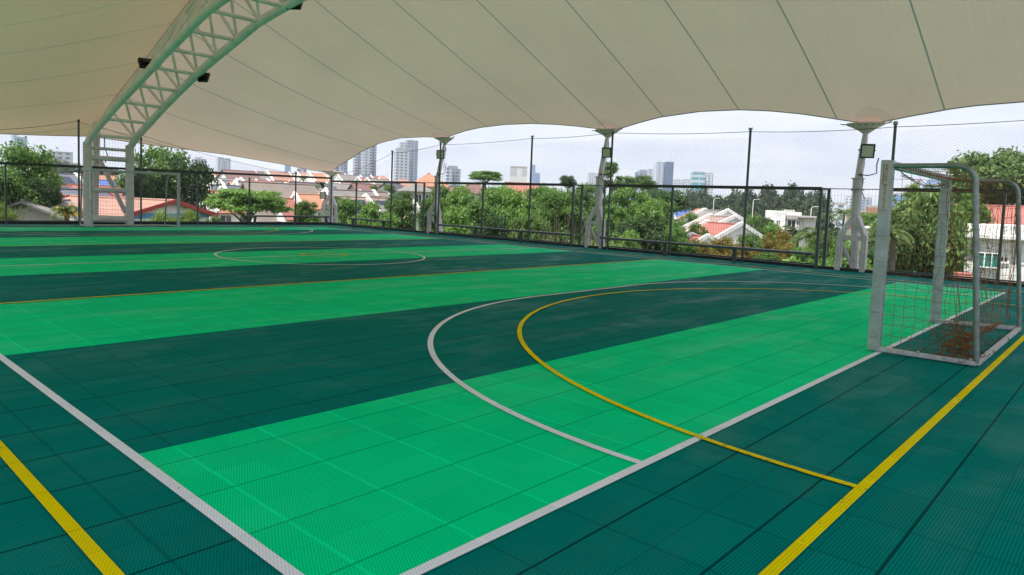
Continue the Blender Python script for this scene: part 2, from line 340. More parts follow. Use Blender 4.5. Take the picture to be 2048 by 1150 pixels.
# far edge as a curve from ridge end to the corner mast
FAR = [(7.95, 29.8, 3.45), (9.86, 29.24, 3.32), (11.0, 28.98, 3.26), (13.02, 28.62, 3.14), (15.58, 28.38, 2.88), (17.2, 28.36, 2.66), (18.3, 28.4, 2.57)]
fx = np.array([p[0] for p in FAR]); fy = np.array([p[1] for p in FAR]); fz = np.array([p[2] for p in FAR])
def roof_pt(u, v):
    """u: 0 near .. 1 far, v: 0 ridge .. 1 right edge"""
    ry = -5.2+u*35.0; rz = lerp_tab(RIDGE, ry); e = -4.8+u*33.2
    Ex, Ey, Ez = np.interp(e, ey, ex), e, np.interp(e, ey, ez)
    x = 7.95+(Ex-7.95)*v; y = ry+(Ey-ry)*v; z = rz+(Ez-rz)*v
    z += .20*math.sin(math.pi*v)*max(0, 1-abs(u-.30)/.35) - .30*math.sin(math.pi*v)*max(0, min(1, (u-.45)/.25))*(1-.5*max(0, (u-.8)/.2))
    # the far edge follows its own cable
    w = max(0, (u-.72)/.28)**2.2
    if w:
        x1 = 7.95+(18.3-7.95)*v; y1 = 29.8+(28.4-29.8)*v; z1 = 3.45+(2.57-3.45)*v-.10*math.sin(math.pi*v)
        y += w*(np.interp(x1, fx, fy)-y1); z += w*(np.interp(x1, fx, fz)-z1)
    return Vector((x, float(y), float(z)))
NU, NV = 168, 30
pts = [[roof_pt(.045+.955*i/NU, (j/NV)) for j in range(NV+1)] for i in range(NU+1)]  # unseen near end stops short so sky light reaches the floor
roof = thing('tensile_roof', 'cream tensile fabric canopy with seams stretched over the whole green court', 'canopy', (7.95, 12.5, 0))
ORG = Vector((7.95, 12.5, 0))
def membrane(mir):
    b = MB(); vs_ = []
    for row in pts:
        for p in row: vs_.append(((-(p.x-7.95)*(1+.13*min(1, max(0, (16-p.y)/6))) if mir else p.x-7.95), p.y-12.5, p.z-(.4*(7.95-p.x)/-10.35*min(1, max(0, (28-p.y)/4)) if mir else 0)))  # unseen near left side widened to keep sun off the floor
    n = NV+1; fs = []
    for i in range(NU):
        for j in range(NV):
            q = (i*n+j, i*n+j+1, (i+1)*n+j+1, (i+1)*n+j); fs.append(q if not mir else q[::-1])
    b.add(vs_, fs, 0, True); b.obj('membrane', M['membrane_left_dim' if mir else 'membrane'], roof)
    c = MB(); path = [vs_[i*n+NV] for i in range(NU+1)]; c.tube(path, .018, 6)
    c.tube([vs_[NU*n+j] for j in range(NV+1)], .018, 6); c.obj('edge_cable', M['edge'], roof)
membrane(False); membrane(True)

# ---- arch truss
tr = thing('arch_truss', 'white tubular arch truss spanning the canopy on three legs behind far goal', 'truss', (7.93, 27.2, 0))
TO = Vector((7.93, 27.2, 0))
CH = smooth_tab([(-4.2, 3.0), (-3.5, 3.36), (-1, 4.3), (2, 5.25), (4.5, 5.95), (7, 6.6), (9, 6.85), (11.5, 6.93), (14, 6.78), (16, 6.50), (17.29, 6.31), (18.66, 5.93), (20.05, 5.57), (21.38, 5.18), (22.8, 4.72), (24.15, 4.27), (25.4, 3.8), (26.69, 3.34), (27.2, 3.02)], 1)
XL, XR = 7.10, 8.60
nodes = [26.69-1.365*k for k in range(23)]
def tloc(x, y, z): return Vector((x, y, z))-TO
def topz(y): return lerp_tab(RIDGE, y)-.16
for xx in (XL, XR):
    b = MB(); ysx = np.linspace(27.2, -4.2, 90); b.tube([tloc(xx, y, lerp_tab(CH, y)-(.11 if xx == XL else -.03)*math.exp(-((y-21.5)/3)**2)) for y in ysx], .128, 16); b.obj('bottom_chord', M['truss'], tr)
b = MB(); b.tube([tloc(7.93, y, topz(y)) for y in np.linspace(28.5, -4.8, 90)], .085, 12); b.obj('top_chord', M['truss'], tr)
b = MB(); b.tube([tloc(7.95, y, lerp_tab(RIDGE, y)-.02) for y in np.linspace(29.6, -1.6, 90)], .045, 8); b.obj('ridge_rail', M['rail'], tr)
for k, y in enumerate(nodes):
    z = lerp_tab(CH, y); b = MB(); b.tube([tloc(XL, y, z), tloc(XR, y, z)], .058, 10); b.obj('cross_strut', M['truss'], tr)
    for xx in (XL, XR):
        b = MB()
        for dy_ in (-.68, .68):
            yt = y+dy_; b.tube([tloc(xx, y, z), tloc(7.93, yt, topz(yt))], .05, 8)
        b.obj('web_brace', M['truss'], tr)
for far in (True, False):
    if far: fy0, by, s = 27.2, 28.5, 1
    else: fy0, by, s = -4.2, -5.0, -1
    for xx in (7.10, 8.56):
        b = MB(); b.tube([tloc(xx, fy0, 0), tloc(xx, fy0, 3.06)], .15, 16); b.obj('column', M['mast'], tr)
    b = MB(); b.tube([tloc(7.72, by, -.03), tloc(7.8, by, topz(by)+.05)], .13, 14); b.obj('column', M['mast'], tr)
    for z, r_ in ((2.86, .06), (2.50, .095), (1.30, .10), (.19, .14)):
        b = MB(); b.tube([tloc(7.10, fy0, z), tloc(8.56, fy0, z)], r_, 10); b.obj('column_beam', M['mast'], tr)
    b = MB(); b.tube([tloc(7.85, by-s*.1, 2.55), tloc(8.44, fy0+s*.1, .45)], .085, 10); b.obj('diagonal_brace', M['mast'], tr)
b = MB()
for a, e in (((.28, -1.2, 2.0), (.25, .1, 1.9)), ):
    pass
cpath = [(-.22, .1, 3.4), (-.2, .16, 2.9), (-.12, .1, 2.65), (-.2, .12, 2.35)]
b.tube(cpath, .018, 6); b.obj('hanging_cable', M['cable'], tr)

# ---- floodlights
def floodlight(loc, aim, size, label, group, arm=None):
    aim = Vector(aim).normalized(); t = thing('floodlight', label, 'floodlight', loc, 0, group)
    t.rotation_euler = aim.to_track_quat('-Y', 'Z').to_euler()
    s = size; b = MB(); b.box((-s/2, -.02, -s*.54), (s/2, .05, s*.54))
    for k in range(7): b.box((-s*.4+k*s*.13, .05, -s*.4), (-s*.4+k*s*.13+.012, .10, s*.4))
    b.box((-s*.25, .1, -s*.2), (s*.25, .14, s*.2)); b.obj('housing', M['black'], t, .006)
    fr = MB(); e = s*.10
    fr.box((-s/2, -.035, -s*.54), (-s/2+e, -.02, s*.54)); fr.box((s/2-e, -.035, -s*.54), (s/2, -.02, s*.54))
    fr.box((-s/2+e, -.035, -s*.54), (s/2-e, -.02, -s*.54+e)); fr.box((-s/2+e, -.035, s*.54-e), (s/2-e, -.02, s*.54)); fr.obj('frame', M['black'], t)
    g = MB(); g.box((-s/2+e, -.026, -s*.54+e), (s/2-e, -.021, s*.54-e)); g.obj('glass', M['glass'], t)
    y = MB(); y.bar((-s*.56, .03, 0), (-s*.56, .2, 0), .012, .03); y.bar((s*.56, .03, 0), (s*.56, .2, 0), .012, .03); y.bar((-s*.56, .2, 0), (s*.56, .2, 0), .03, .012); y.obj('bracket', M['black'], t)
    return t

# ---- masts
def mast(loc, rz, label, tipz, lean=.5, tall=True):
    """two front legs on the -x side, a raking leg behind, a pipe and a head plate; +x points outwards"""
    t = thing('roof_mast', label, 'mast', loc, rz, 'white steel masts holding the canopy edge')
    for s in (-1, 1):
        b = MB(); b.box((-.07, s*.30-.07, 0), (.07, s*.30+.07, .93)); b.obj('leg', M['mast'], t, .012)
        b = MB(); b.bar((0, s*.30, .9), (.12, s*.05, 1.42), .13, .13); b.obj('shoulder', M['mast'], t, .012)
    b = MB(); b.box((-.05, -.23, .80), (.05, .23, .92)); b.obj('cross_beam', M['mast'], t)
    b = MB(); b.tube([(.42, 0, -.03), (.16, 0, 1.30)], .10, 14); b.obj('rear_leg', M['mast'], t)
    b = MB(); b.tube([(.40, .04, .05), (.0, .29, .80)], .05, 10); b.obj('brace', M['mast'], t)
    if tall:
        b = MB(); b.tube([(.13, 0, 1.2), (.13, 0, 2.18)], .115, 18); b.obj('pipe', M['mast'], t)
        b = MB()
        for z in (2.10, 2.40): b.lathe((.13, 0, z), [(.11, -.012), (.165, -.012), (.165, .012), (.11, .012)], 18)
        b.tube([(.13, 0, 2.1), (.13, 0, 2.42)], .125, 18); b.obj('flange', M['mast'], t)
        tip = Vector((lean, 0, tipz-.10)); a = Vector((.15, 0, 2.38))
        b = MB(); b.tube([a, a.lerp(tip, .45), a.lerp(tip, .82), tip], [.095, .09, .07, .045], 14); b.obj('raking_pipe', M['mast'], t)
        b = MB(); p0 = a.lerp(tip, .80)+Vector((.09, -.03, 0)); p1 = Vector((.30, -.03, 1.5)); b.wire(p0, p1, .008); b.tube([p0, p0.lerp(p1, .1)], .022, 6); b.tube([p0.lerp(p1, .32), p0.lerp(p1, .40)], .018, 6); b.obj('tie_rod', M['steel'], t)
        b = MB(); b.tube([a+Vector((-.08, .0, .12)), a+Vector((-.06, -.25, .10)), a+Vector((0, -.42, .16)), a+Vector((.03, -.40, .38)), a+Vector((.05, -.43, .55))], .014, 6); b.tube([a+Vector((-.08, -.08, .15)), a+Vector((-.05, -.13, -.05)), a+Vector((0, -.10, -.3)), a+Vector((0, -.18, -.5))], .012, 6); b.obj('cable', M['cable'], t)
    else:
        tip = Vector((lean, 0, tipz-.08)); b = MB(); b.tube([(.13, 0, 1.2), (.15, 0, 1.9), tip], [.12, .115, .10], 16); b.obj('pipe', M['mast'], t)
    # fan shaped head: an elliptical cone of bolted plate under the fabric
    c = tip+Vector((-.02, 0, .08)); n = 24; b = MB(); vs_ = []
    for (ry_, rx_, zz, ox) in ((.475, .30, .012, -.06), (.50, .32, .0, -.06), (.47, .30, -.025, -.055), (.20, .14, -.16, -.01), (.065, .065, -.26, .0)):
        for k in range(n): a_ = 2*math.pi*k/n; vs_.append(c+Vector((ox+rx_*math.cos(a_), ry_*math.sin(a_), zz)))
    b.add(vs_, [(i*n+k, i*n+(k+1) % n, (i+1)*n+(k+1) % n, (i+1)*n+k) for i in range(4) for k in range(n)], 0, True); b.add(vs_[:n], [tuple(range(n))]); b.obj('head_plate', M['plate'], t)
    for k in range(8):
        a_ = math.pi*(.5+(k+.5)/8); b = MB(); b.ball(c+Vector((-.055+.27*math.cos(a_), .42*math.sin(a_), -.045)), .017, 6); b.obj('bolt', M['black'], t)
    for s in (-1, 1):
        b = MB(); b.tube([c+Vector((-.02, s*.46, .0)), c+Vector((-.06, s*.62, .03))], .028, 8); b.obj('cable_clamp', M['steel'], t)
    return t
mast((17.86, 3.55, 0), 0, 'white forked roof mast just behind the near goal', 3.86)
mast((17.86, 11.65, 0), 0, 'white forked roof mast beside the double fence post in mid fence', 4.03)
mast((17.86, 19.85, 0), 0, 'white forked roof mast second from the far corner', 4.04)
mast((17.95, 27.75, 0), R(45), 'short white corner mast carrying two floodlights', 2.62, .38, False)
floodlight(onX(1735, 302, 17.92), (-1, -.45, -.30), .33, 'black square floodlight on the mast behind the near goal', 'floodlights on the roof masts')
floodlight(onX(1213, 305, 18.0), (-1, -.45, -.25), .31, 'black square floodlight on the mast in mid fence', 'floodlights on the roof masts')
floodlight(onX(881, 309, 18.0), (-1, -.75, -.25), .33, 'black square floodlight on the second mast from the far corner', 'floodlights on the roof masts')
floodlight(onX(646, 391, 17.80), (-.7, -.7, -.12), .30, 'lower black floodlight facing the court on the corner mast', 'floodlights on the corner mast')
floodlight(onX(641, 371, 17.95), (-.95, .1, -.9), .32, 'upper black floodlight tilted down on the corner mast', 'floodlights on the corner mast')
floodlight(onX(290, 128, 7.05), (.1, .75, -.75), .36, 'black floodlight clamped above the left chord of the truss', 'floodlights on the arch truss')
floodlight(onX(408, 155, 8.78), (.75, .6, -.6), .32, 'black floodlight hanging below the right chord of the truss', 'floodlights on the arch truss')
floodlight(onX(590, 6, 8.75), (.75, .6, -.6), .40, 'black floodlight at the top edge of the picture on the truss', 'floodlights on the arch truss')

# ================================================================== FENCES
FX, FY = 17.75, 27.30
def mesh_panel(parent, p, q, z0, z1, pitch=.08, r=.0022, name='mesh_panel'):
    b = MB(); p = Vector(p); q = Vector(q); L = (q-p).length; n = max(1, int(L/pitch))
    for i in range(1, n):
        a = p.lerp(q, i/n); b.wire((a.x, a.y, z0), (a.x, a.y, z1), r)
    k = int((z1-z0)/.16)
    for i in range(1, k):
        z = z0+(z1-z0)*i/k; b.wire((p.x, p.y, z), (q.x, q.y, z), r*.7)
    return b.obj(name, M['wire'], parent)
RZ = 2.12
fr = thing('mesh_fence', 'long dark green welded mesh fence along the right side of the court', 'fence', (FX, 12, 0))
FO = Vector((FX, 12, 0))
def fpost(par, x, y, z, O, wd=.06, name='post'):
    b = MB(); b.box((x-O.x-wd/2, y-O.y-wd/2, .0), (x-O.x+wd/2, y-O.y+wd/2, z)); return b.obj(name, M['post'], par, .005)
for y in (25.25, 16.92, 8.74, .38): fpost(fr, FX, y, RZ-.02, FO)
for y in (20.95, 12.55, 4.36): fpost(fr, FX, y, RZ+.03, FO, .07)
for y in (11.22, 3.1, 19.47-.35):
    pass
spans = [(27.3, 20.95), (19.52, 12.55), (11.12, 4.36), (2.72, -5.0)]
for a, e in spans:
    b = MB(); b.box((-.035, e-12, RZ-.045), (.035, a-12, RZ+.045)); b.obj('top_rail', M['fence'], fr, .006)
    mesh_panel(fr, (0, a-12, 0), (0, e-12, 0), .08, RZ-.05)
    b = MB(); b.box((-.02, e-12, .09), (.02, a-12, .125)); b.obj('bottom_rail', M['fence'], fr)
for ya, yb in ((20.95, 19.52), (12.55, 11.12), (4.36, 2.72)):   # recess round each mast
    fpost(fr, FX+.42, ya-.06, RZ+.03, FO, .07)
    b = MB(); b.bar((0, ya-12, RZ), (.42, ya-.06-12, RZ), .05); b.obj('return_rail', M['fence'], fr)
    mesh_panel(fr, (0, ya-12, 0), (.42, ya-.06-12, 0), .08, RZ, .05)
    b = MB(); b.bar((-.02, ya-.1-12, RZ), (-.02, yb-12, RZ), .022); b.obj('thin_rail', M['fence'], fr)
    mesh_panel(fr, (-.02, ya-.02-12, 0), (-.02, yb-12, 0), .08, RZ, .08, .0026)
    if yb > 3: fpost(fr, FX-.02, yb+.12, RZ, FO, .045)
ff = thing('mesh_fence', 'dark green welded mesh fence across the far end behind the small goal', 'fence', (8, FY, 0))
GO = Vector((8, FY, 0)); RZ2 = 2.10
for x in (-2.4, -.1, 2.25, 4.58, 11.24, 13.52): fpost(ff, x, FY, RZ2-.02, GO)
b = MB(); b.bar((X0+.2-8, 0, 2.02), (17.72-8, 0, 2.27), .07, .09); b.obj('top_rail', M['fence'], ff)
mesh_panel(ff, (X0+.2-8, 0, 0), (17.72-8, 0, 0), .08, 2.05)
b = MB(); b.box((X0+.2-8, -.02, .09), (17.72-8, .02, .125)); b.obj('bottom_rail', M['fence'], ff)
# net poles
def net_pole(x, y, h, label, ball=True, r=.035):
    t = thing('net_pole', label, 'pole', (x, y, 0), 0, 'tall poles carrying the ball net')
    b = MB(); b.tube([(0, 0, 0), (0, 0, h-.06)], r, 12); b.obj('pole', M['post'], t)
    b = MB()
    if ball: b.ball((0, 0, h), .062, 12); b.tube([(0, 0, h-.1), (0, 0, h-.03)], .022, 8)
    else: b.tube([(0, 0, h-.08), (0, 0, h)], r*1.25, 10)
    b.obj('ball_finial' if ball else 'pole_cap', M['steel'] if ball else M['fence'], t)
    return t
RP = [(27.33, 2.42, 'dark net pole in the far corner beside the corner mast'), (22.62, 3.47, 'ball topped net pole nearest the far corner on the long fence'), (19.46, 3.77, 'ball topped net pole right beside the second mast from the corner'),
      (14.52, 3.86, 'tall ball topped net pole between the two middle masts'), (11.05, 3.93, 'ball topped net pole touching the head of the mid fence mast'),
      (6.40, 3.78, 'tall ball topped net pole left of the near goal before the white houses'), (2.72, 3.75, 'ball topped net pole rising behind the near goal post'), (-2.0, 3.9, 'net pole past the right end of the picture')]
for y, h, l in RP[:-1]: net_pole(FX, y, h, l)
net_pole(6.83, FY-.03, 3.87, 'dark plain topped net pole left of the truss legs', False)
net_pole(9.0, FY-.03, 3.42, 'dark plain topped net pole right of the truss legs', False)
net_pole(15.78, FY-.03, 2.42, 'short ball topped net pole on far fence by the corner mast')
# ball nets: diamond cord nets between the poles
def ball_net(label, A, B, z0, za, zb, sag, cell=.085, r=.0011, kind='diamond'):
    """A, B plan points; top runs za->zb with a sag"""
    A = Vector(A); B = Vector(B); L = (B-A).length
    t = thing('ball_net', label, 'net', (A.x, A.y, 0), 0, 'nets above the court fence')
    n = max(2, int(L/cell)); top = lambda s: za+(zb-za)*s-sag*4*s*(1-s)
    d = B-A; b = MB(); k = 24
    b.tube([(d.x*i/k, d.y*i/k, top(i/k)) for i in range(k+1)], .008, 5); b.obj('head_rope', M['rope'], t)
    b = MB()
    def P(s, f): return (d.x*s, d.y*s, z0+(top(s)-z0)*f)
    rows = max(2, int((max(za, zb)-z0)/cell))
    if kind == 'diamond':
        for i in range(-rows, n):
            # two families of slanting cords, drawn in long pieces
            for sg in (1, -1):
                prev = None
                for q in range(0, rows+1, 3):
                    s = (i+q)/n if sg == 1 else (i+rows-q)/n
                    cur = P(s, q/rows) if 0 <= s <= 1 else None
                    if prev and cur: b.wire(prev, cur, r)
                    prev = cur
    else:
        for i in range(n+1): b.wire(P(i/n, 0), P(i/n, 1), r)
        for q in range(rows+1): b.wire(P(0, q/rows), P(1, q/rows), r)
    b.obj('netting', M['netcord'], t); return t
tops = [(y, h-.09) for y, h, _ in RP]
nl = ['fine ball net sagging between far corner and the next pole', 'fine ball net span left of the second mast from the corner', 'fine ball net span above the reeds and bamboo', 'fine ball net span left of the mid fence mast head',
      'fine ball net span over the blue tower blocks', 'fine ball net span left of the near goal above the white villa', 'fine ball net span right of the near goal above the red roof']
for i in range(len(tops)-1):
    (ya, za), (yb, zb) = tops[i], tops[i+1]
    ball_net(nl[i], (FX-.03, ya), (FX-.03, yb), RZ, za, zb, .05 if i else .12)
ball_net('open square net between the two dark poles in front of the truss legs', (6.83, FY-.05), (9.0, FY-.05), .1, 3.77, 3.38, 0, .10, .0028, 'square')
ball_net('sagging ball net left of the truss legs at the far end', (6.83, FY-.05), (-.5, FY-.05), 2.05, 3.82, 3.2, .42)
ball_net('sagging ball net right of the truss legs at the far end', (9.0, FY-.05), (15.78, FY-.05), 2.1, 3.50, 2.36, .12)

# ================================================================== BENCHES
def bench(p, q, z, legs, label):
    p = Vector(p); q = Vector(q); d = q-p; t = thing('bench', label, 'bench', (p.x, p.y, 0), 0, 'long benches along the fence')
    b = MB(); b.bar((0, 0, z-.035), (d.x, d.y, z-.035), .26, .07); b.obj('seat', M['bench'], t, .008)
    for s in legs:
        a = d*s; b = MB(); b.box((a.x-.05, a.y-.05, 0), (a.x+.05, a.y+.05, z-.07)); b.obj('leg', M['bench'], t, .006)
    return t
bench((17.42, 18.95), (17.42, 12.35), .45, (.31, .66), 'long dark bench in front of the reeds between two masts')
bench((17.42, 11.05), (17.42, 4.35), .43, (.35, .68), 'long dark bench between mid fence mast and near goal')
bench((17.38, 25.05), (17.38, 22.2), .43, (.04, .84), 'short dark bench by the fence near the far corner')
bench((13.42, 26.95), (17.35, 26.95), .43, (.05, .55, .97), 'dark bench along the far end fence beside the corner mast')

# ================================================================== GOALS
def text_mesh(name, body, size, m, parent, mw, extrude=.0008):
    c = bpy.data.curves.new(name, 'FONT'); c.body = body; c.size = size; c.extrude = extrude; c.align_x = 'LEFT'
    o = bpy.data.objects.new(name, c); col.objects.link(o); dg = bpy.context.evaluated_depsgraph_get()
    me = bpy.data.meshes.new_from_object(o.evaluated_get(dg)); bpy.data.objects.remove(o); me.materials.append(m)
    q = bpy.data.objects.new(name, me); col.objects.link(q); q.parent = parent; q.matrix_local = mw; return q
rng = random.Random(5)
def goal(label, xl, xr, y, s, depth, H, xlb, xrb, full=True):
    """s=-1: net towards -Y"""
    t = thing('futsal_goal', label, 'goal', ((xl+xr)/2, y, 0)); O = Vector(((xl+xr)/2, y, 0)); P = lambda x, yy, z: (x-O.x, s*yy, z)
    w2 = .04
    for x in (xl, xr):
        b = MB(); b.box((x-O.x-w2, -.06, .012), (x-O.x+w2, .06, H+w2)); b.obj('post', M['goal'], t, .008)
    b = MB(); b.box((xl-O.x+w2, -w2, H-w2), (xr-O.x-w2, w2, H+w2-.004)); b.obj('crossbar', M['goal'], t, .008)
    rr = .027
    for x, xb in ((xl, xlb), (xr, xrb)):
        b = MB(); tb = .135; pth = [P(x, .04, H-.02), P(x+(xb-x)*.4, depth*.4, H-.02)]
        for k in range(9):
            a = math.pi/2*k/8; rad = .17; pth.append(P(x+(xb-x)*.80, depth-rad+rad*math.sin(a)-tb, H-.02-rad+rad*math.cos(a)))
        pth.append(P(x+(xb-x)*.89, depth-.072, 1.0)); pth.append(P(xb, depth, .05)); b.tube(pth, rr, 12); b.obj('stay', M['galv'], t)
        b = MB(); b.bar(P(x, .05, .035), P(xb, depth, .035), .05, .045); b.obj('base_bar', M['goalw'], t, .005)
        b = MB(); b.ball(P(x+(xb-x)*.45, depth*.45, .062), .016, 8); b.ball(P(xb, depth-.05, .065), .018, 8); b.obj('bolt', M['steel'], t)
    b = MB(); b.bar(P(xlb+.02, depth, .035), P(xrb-.02, depth, .035), .05, .045); b.obj('back_bar', M['goalw'], t, .005)
    if not full: return t, O
    b = MB()
    for k in (.27, .62): b.ball(P(xlb+(xrb-xlb)*k, depth+.03, .05), .018, 8)
    b.obj('bolt', M['steel'], t)
    # ---- rusty string net, loosely hung
    nm = MB(); r = .0024
    def prof(v, dep):                       # 0 crossbar .. 1 ground at the back
        if v < .27: return (.06+(dep-.215)*v/.27, H-.03)
        k = (v-.27)/.73; return (dep-.155+.115*k, (H-.06)*(1-k)+.12*k)
    def side(x, xb, seed):
        g = random.Random(seed); nx, nz = 9, 17; grid = []
        for i in range(nx+1):
            row = []
            for j in range(nz+1):
                u = i/nx; v = j/nz
                yy = .06+u*(depth-.08-.125*(1-v)); z = (H-.05)*(1-v)+.08*v
                mid = math.sin(math.pi*u)*math.sin(math.pi*v)
                yy += g.uniform(-.02, .02)*mid*1.6+.03*mid; z += g.uniform(-.018, .018)*mid*2-.05*mid*u
                xx = x+(xb-x)*u+.07*mid+g.uniform(-.02, .02)*mid
                row.append(P(xx, yy, z))
            grid.append(row)
        for i in range(nx+1):
            for j in range(nz+1):
                if i < nx and not (j in (0,)): nm.wire(grid[i][j], grid[i+1][j], r)
                if j < nz: nm.wire(grid[i][j], grid[i][j+1], r)
                if 0 < i < nx and 0 < j < nz: nm.ball(grid[i][j], r*2.0, 4)
        return grid
    side(xl, xlb, 3); side(xr, xrb, 4)
    # back sheet pulled towards the near corner
    nx, nz = 20, 16; g = random.Random(9); grid = []
    for i in range(nx+1):
        row = []
        for j in range(nz+1):
            u = i/nx; v = j/nz; dy_, z = prof(v, depth); x = xl+(xr-xl)*u; x += (xlb-xl)*(1-u)*v+(xrb-xr)*u*v
            a = math.sin(math.pi*u); bag = a*max(0, math.sin(math.pi*min(1, v*1.05)))
            dy_ -= .16*bag+.05*g.uniform(-1, 1)*bag; z += -.10*bag+.03*g.uniform(-1, 1)*bag
            if v > .55:                      # bottom gathered up and dragged left
                k = (v-.55)/.45; x += -(u*.42)*k*k*(xr-xl)*.55; z += .10*k*math.sin(u*5)+.05*k; dy_ -= .15*k*k*u
            row.append(P(x+g.uniform(-.02, .02)*a, dy_, z))
        grid.append(row)
    for i in range(nx+1):
        for j in range(nz+1):
            if i < nx: nm.wire(grid[i][j], grid[i+1][j], r)
            if j < nz: nm.wire(grid[i][j], grid[i][j+1], r)
            if 0 < i < nx and j % 2: nm.ball(grid[i][j], r*1.9, 4)
    for k in range(7):                       # ties round the near post, crossbar and stays
        z = .16+k*.27; nm.tube([P(xl+.05*math.cos(q*.785), .0+.068*math.sin(q*.785), z) for q in range(9)], r*.9, 4, caps=False)
    # slack folds hanging along the crossbar and down the near stay
    hb = MB()
    for k in range(4):
        pts_ = []
        for i in range(26):
            u = i/25; pts_.append(P(xl+.08+(xr-xl-.16)*u, .07+.04*math.sin(u*9+k)+.012*k, H-.05-.05*math.sin(math.pi*u)-.06*abs(math.sin(u*7+k*.7))-.006*k))
        for a, c in zip(pts_, pts_[1:]): hb.wire(a, c, .0045)
    for k in range(3):                      # gathered rope of net from the far top down behind the near stay
        pts_ = []
        for i in range(22):
            u = i/21; zz = (H-.12)*(1-u)+.30*u
            xx = xr-.10-(xr-xl-.30)*min(1, u*1.0)**.42; yy = .12+(depth-.30)*u**.7+.025*math.sin(k*2.1+u*3)
            pts_.append(P(xx+.03*math.sin(k+u*6)*u, yy, zz+.02*math.cos(k*1.3+u*4)))
        for a, c in zip(pts_, pts_[1:]): hb.wire(a, c, .0032)
    g = random.Random(21)
    for k in range(90):                     # tangled heap in the near back corner
        p = Vector(P(xlb+.22+g.gauss(0, .09), depth-.20+g.gauss(0, .07), .02))
        p.z = .08+abs(g.gauss(.10, .09)); q = None; pts_ = [p.copy()]
        for _ in range(5):
            p = p+Vector((g.gauss(0, .06), g.gauss(0, .05), g.gauss(-.01, .05))); p.z = max(.03, p.z); pts_.append(p.copy())
        for a, c in zip(pts_, pts_[1:]): hb.wire(a, c, .0030)
    for k in range(14):                      # twisted hem of the net from heap to the far corner
        pts_ = []
        for i in range(18):
            u = i/17; pts_.append(P(xlb+.4+(xrb-xlb-.75)*u, depth-.22+.08*u+.035*math.sin(k*1.7+u*8)*(1.1-u), .20-.12*u+.06*u*u+.05*math.sin(k*.9+u*6)*(1.15-u)))
        for a, c in zip(pts_, pts_[1:]): hb.wire(a, c, .004)
    for k in range(4):
        pts_ = []
        for i in range(18):
            u = i/17; pts_.append(P(xrb-.12-.05*math.sin(u*8+k), depth-.12+.02*math.cos(u*9+k), .15+(H-.45)*u))
        for a, c in zip(pts_, pts_[1:]): hb.wire(a, c, .004)
    n_ = nm.obj('net', M['rustnet'], t); hb.obj('gathered_net', M['knot'], n_)
    # maker's sticker on the near post, reading downwards on the face towards the court corner
    b = MB(); fxp = xl-O.x-w2-.0015
    b.box((fxp, -.044, 1.53), (fxp+.0012, .044, 2.02)); st = b.obj('sticker', M['sticker'], t)
    def face(yy, z): return Matrix(((0, 0, -1, fxp-.0006), (0, -1, 0, yy), (-1, 0, 0, z), (0, 0, 0, 1)))
    text_mesh('lettering', 'mercury', .054, M['red_ink'], st, face(.012, 2.0)); text_mesh('lettering', 'sporter.com.my', .040, M['red_ink'], st, face(.012, 1.79))
    b = MB(); b.box((fxp-.001, .022, 1.79), (fxp, .030, 2.0)); b.obj('stripe', M['red_ink'], st)
    # weathered sticker on the back of the crossbar
    b = MB(); b.box((-1.05, -w2-.0016, H-.032), (1.10, -w2-.0004, H+.026)); cs = b.obj('sticker', M['sticker'], t)
    g = random.Random(2); x0 = -.98; b = MB()
    while x0 < .95:
        ww = g.uniform(.03, .09); b.box((x0, -w2-.0026, H-.02), (x0+ww, -w2-.0017, H+.014)); x0 += ww+g.uniform(.03, .07)
    b.obj('faded_print', M['black_ink'], cs)
    return t, O
goal('rusty netted grey goal standing large at the right of the court', 6.72, 9.68, .06, -1, .92, 2.0, 6.74, 9.93)
goal('small bare grey goal at the far end before the truss legs', 6.57, 9.53, 25.0, 1, .95, 2.0, 6.5, 9.4, False)

# ================================================================== BACKGROUND
def smooth(a, b, x):
    t = max(0, min(1, (x-a)/(b-a))); return t*t*(3-2*t)
def terrain(x, y):
    v = Vector((x, y, 0))-CAM; v.z = 0; d = v.length
    c = v.dot(FW)/Vector((FW.x, FW.y, 0)).length; rr = v.dot(RT)
    u = PX+F*rr/max(c, .15*d+1e-3)
    left = 1-smooth(800, 980, u)
    hl = float(np.interp(d, [0, 45, 90, 150, 260, 330, 600, 1200, 6000], [-7, -7, -5.5, -2.5, 3.2, 4.2, 0, -8, -9]))
    hr = float(np.interp(d, [0, 60, 150, 300, 6000], [-7, -7, -6.5, -6, -8]))
    return hl*left+hr*(1-left)
g = MB(); NA, rad = 120, [0, 14, 26, 36, 46, 58, 72, 90, 110, 135, 165, 200, 240, 290, 350, 450, 600, 900, 1200, 1700, 2500]
vs_ = [(CAM.x, CAM.y, -7)]
for d in rad[1:]:
    for k in range(NA):
        a = 2*math.pi*k/NA; x, y = CAM.x+d*math.cos(a), CAM.y+d*math.sin(a); vs_.append((x, y, terrain(x, y)))
fs = [(0, 1+k, 1+(k+1) % NA) for k in range(NA)]
for i in range(len(rad)-2):
    for k in range(NA):
        fs.append((1+i*NA+k, 1+(i+1)*NA+k, 1+(i+1)*NA+(k+1) % NA, 1+i*NA+(k+1) % NA))
g.add(vs_, fs, 0, True)
M['ground'] = mat('ground_cover', (.075, .095, .035), .95, noise=.55, nscale=.12)
structure(g.obj('terrain', M['ground']))
if SD.z > 0: pass

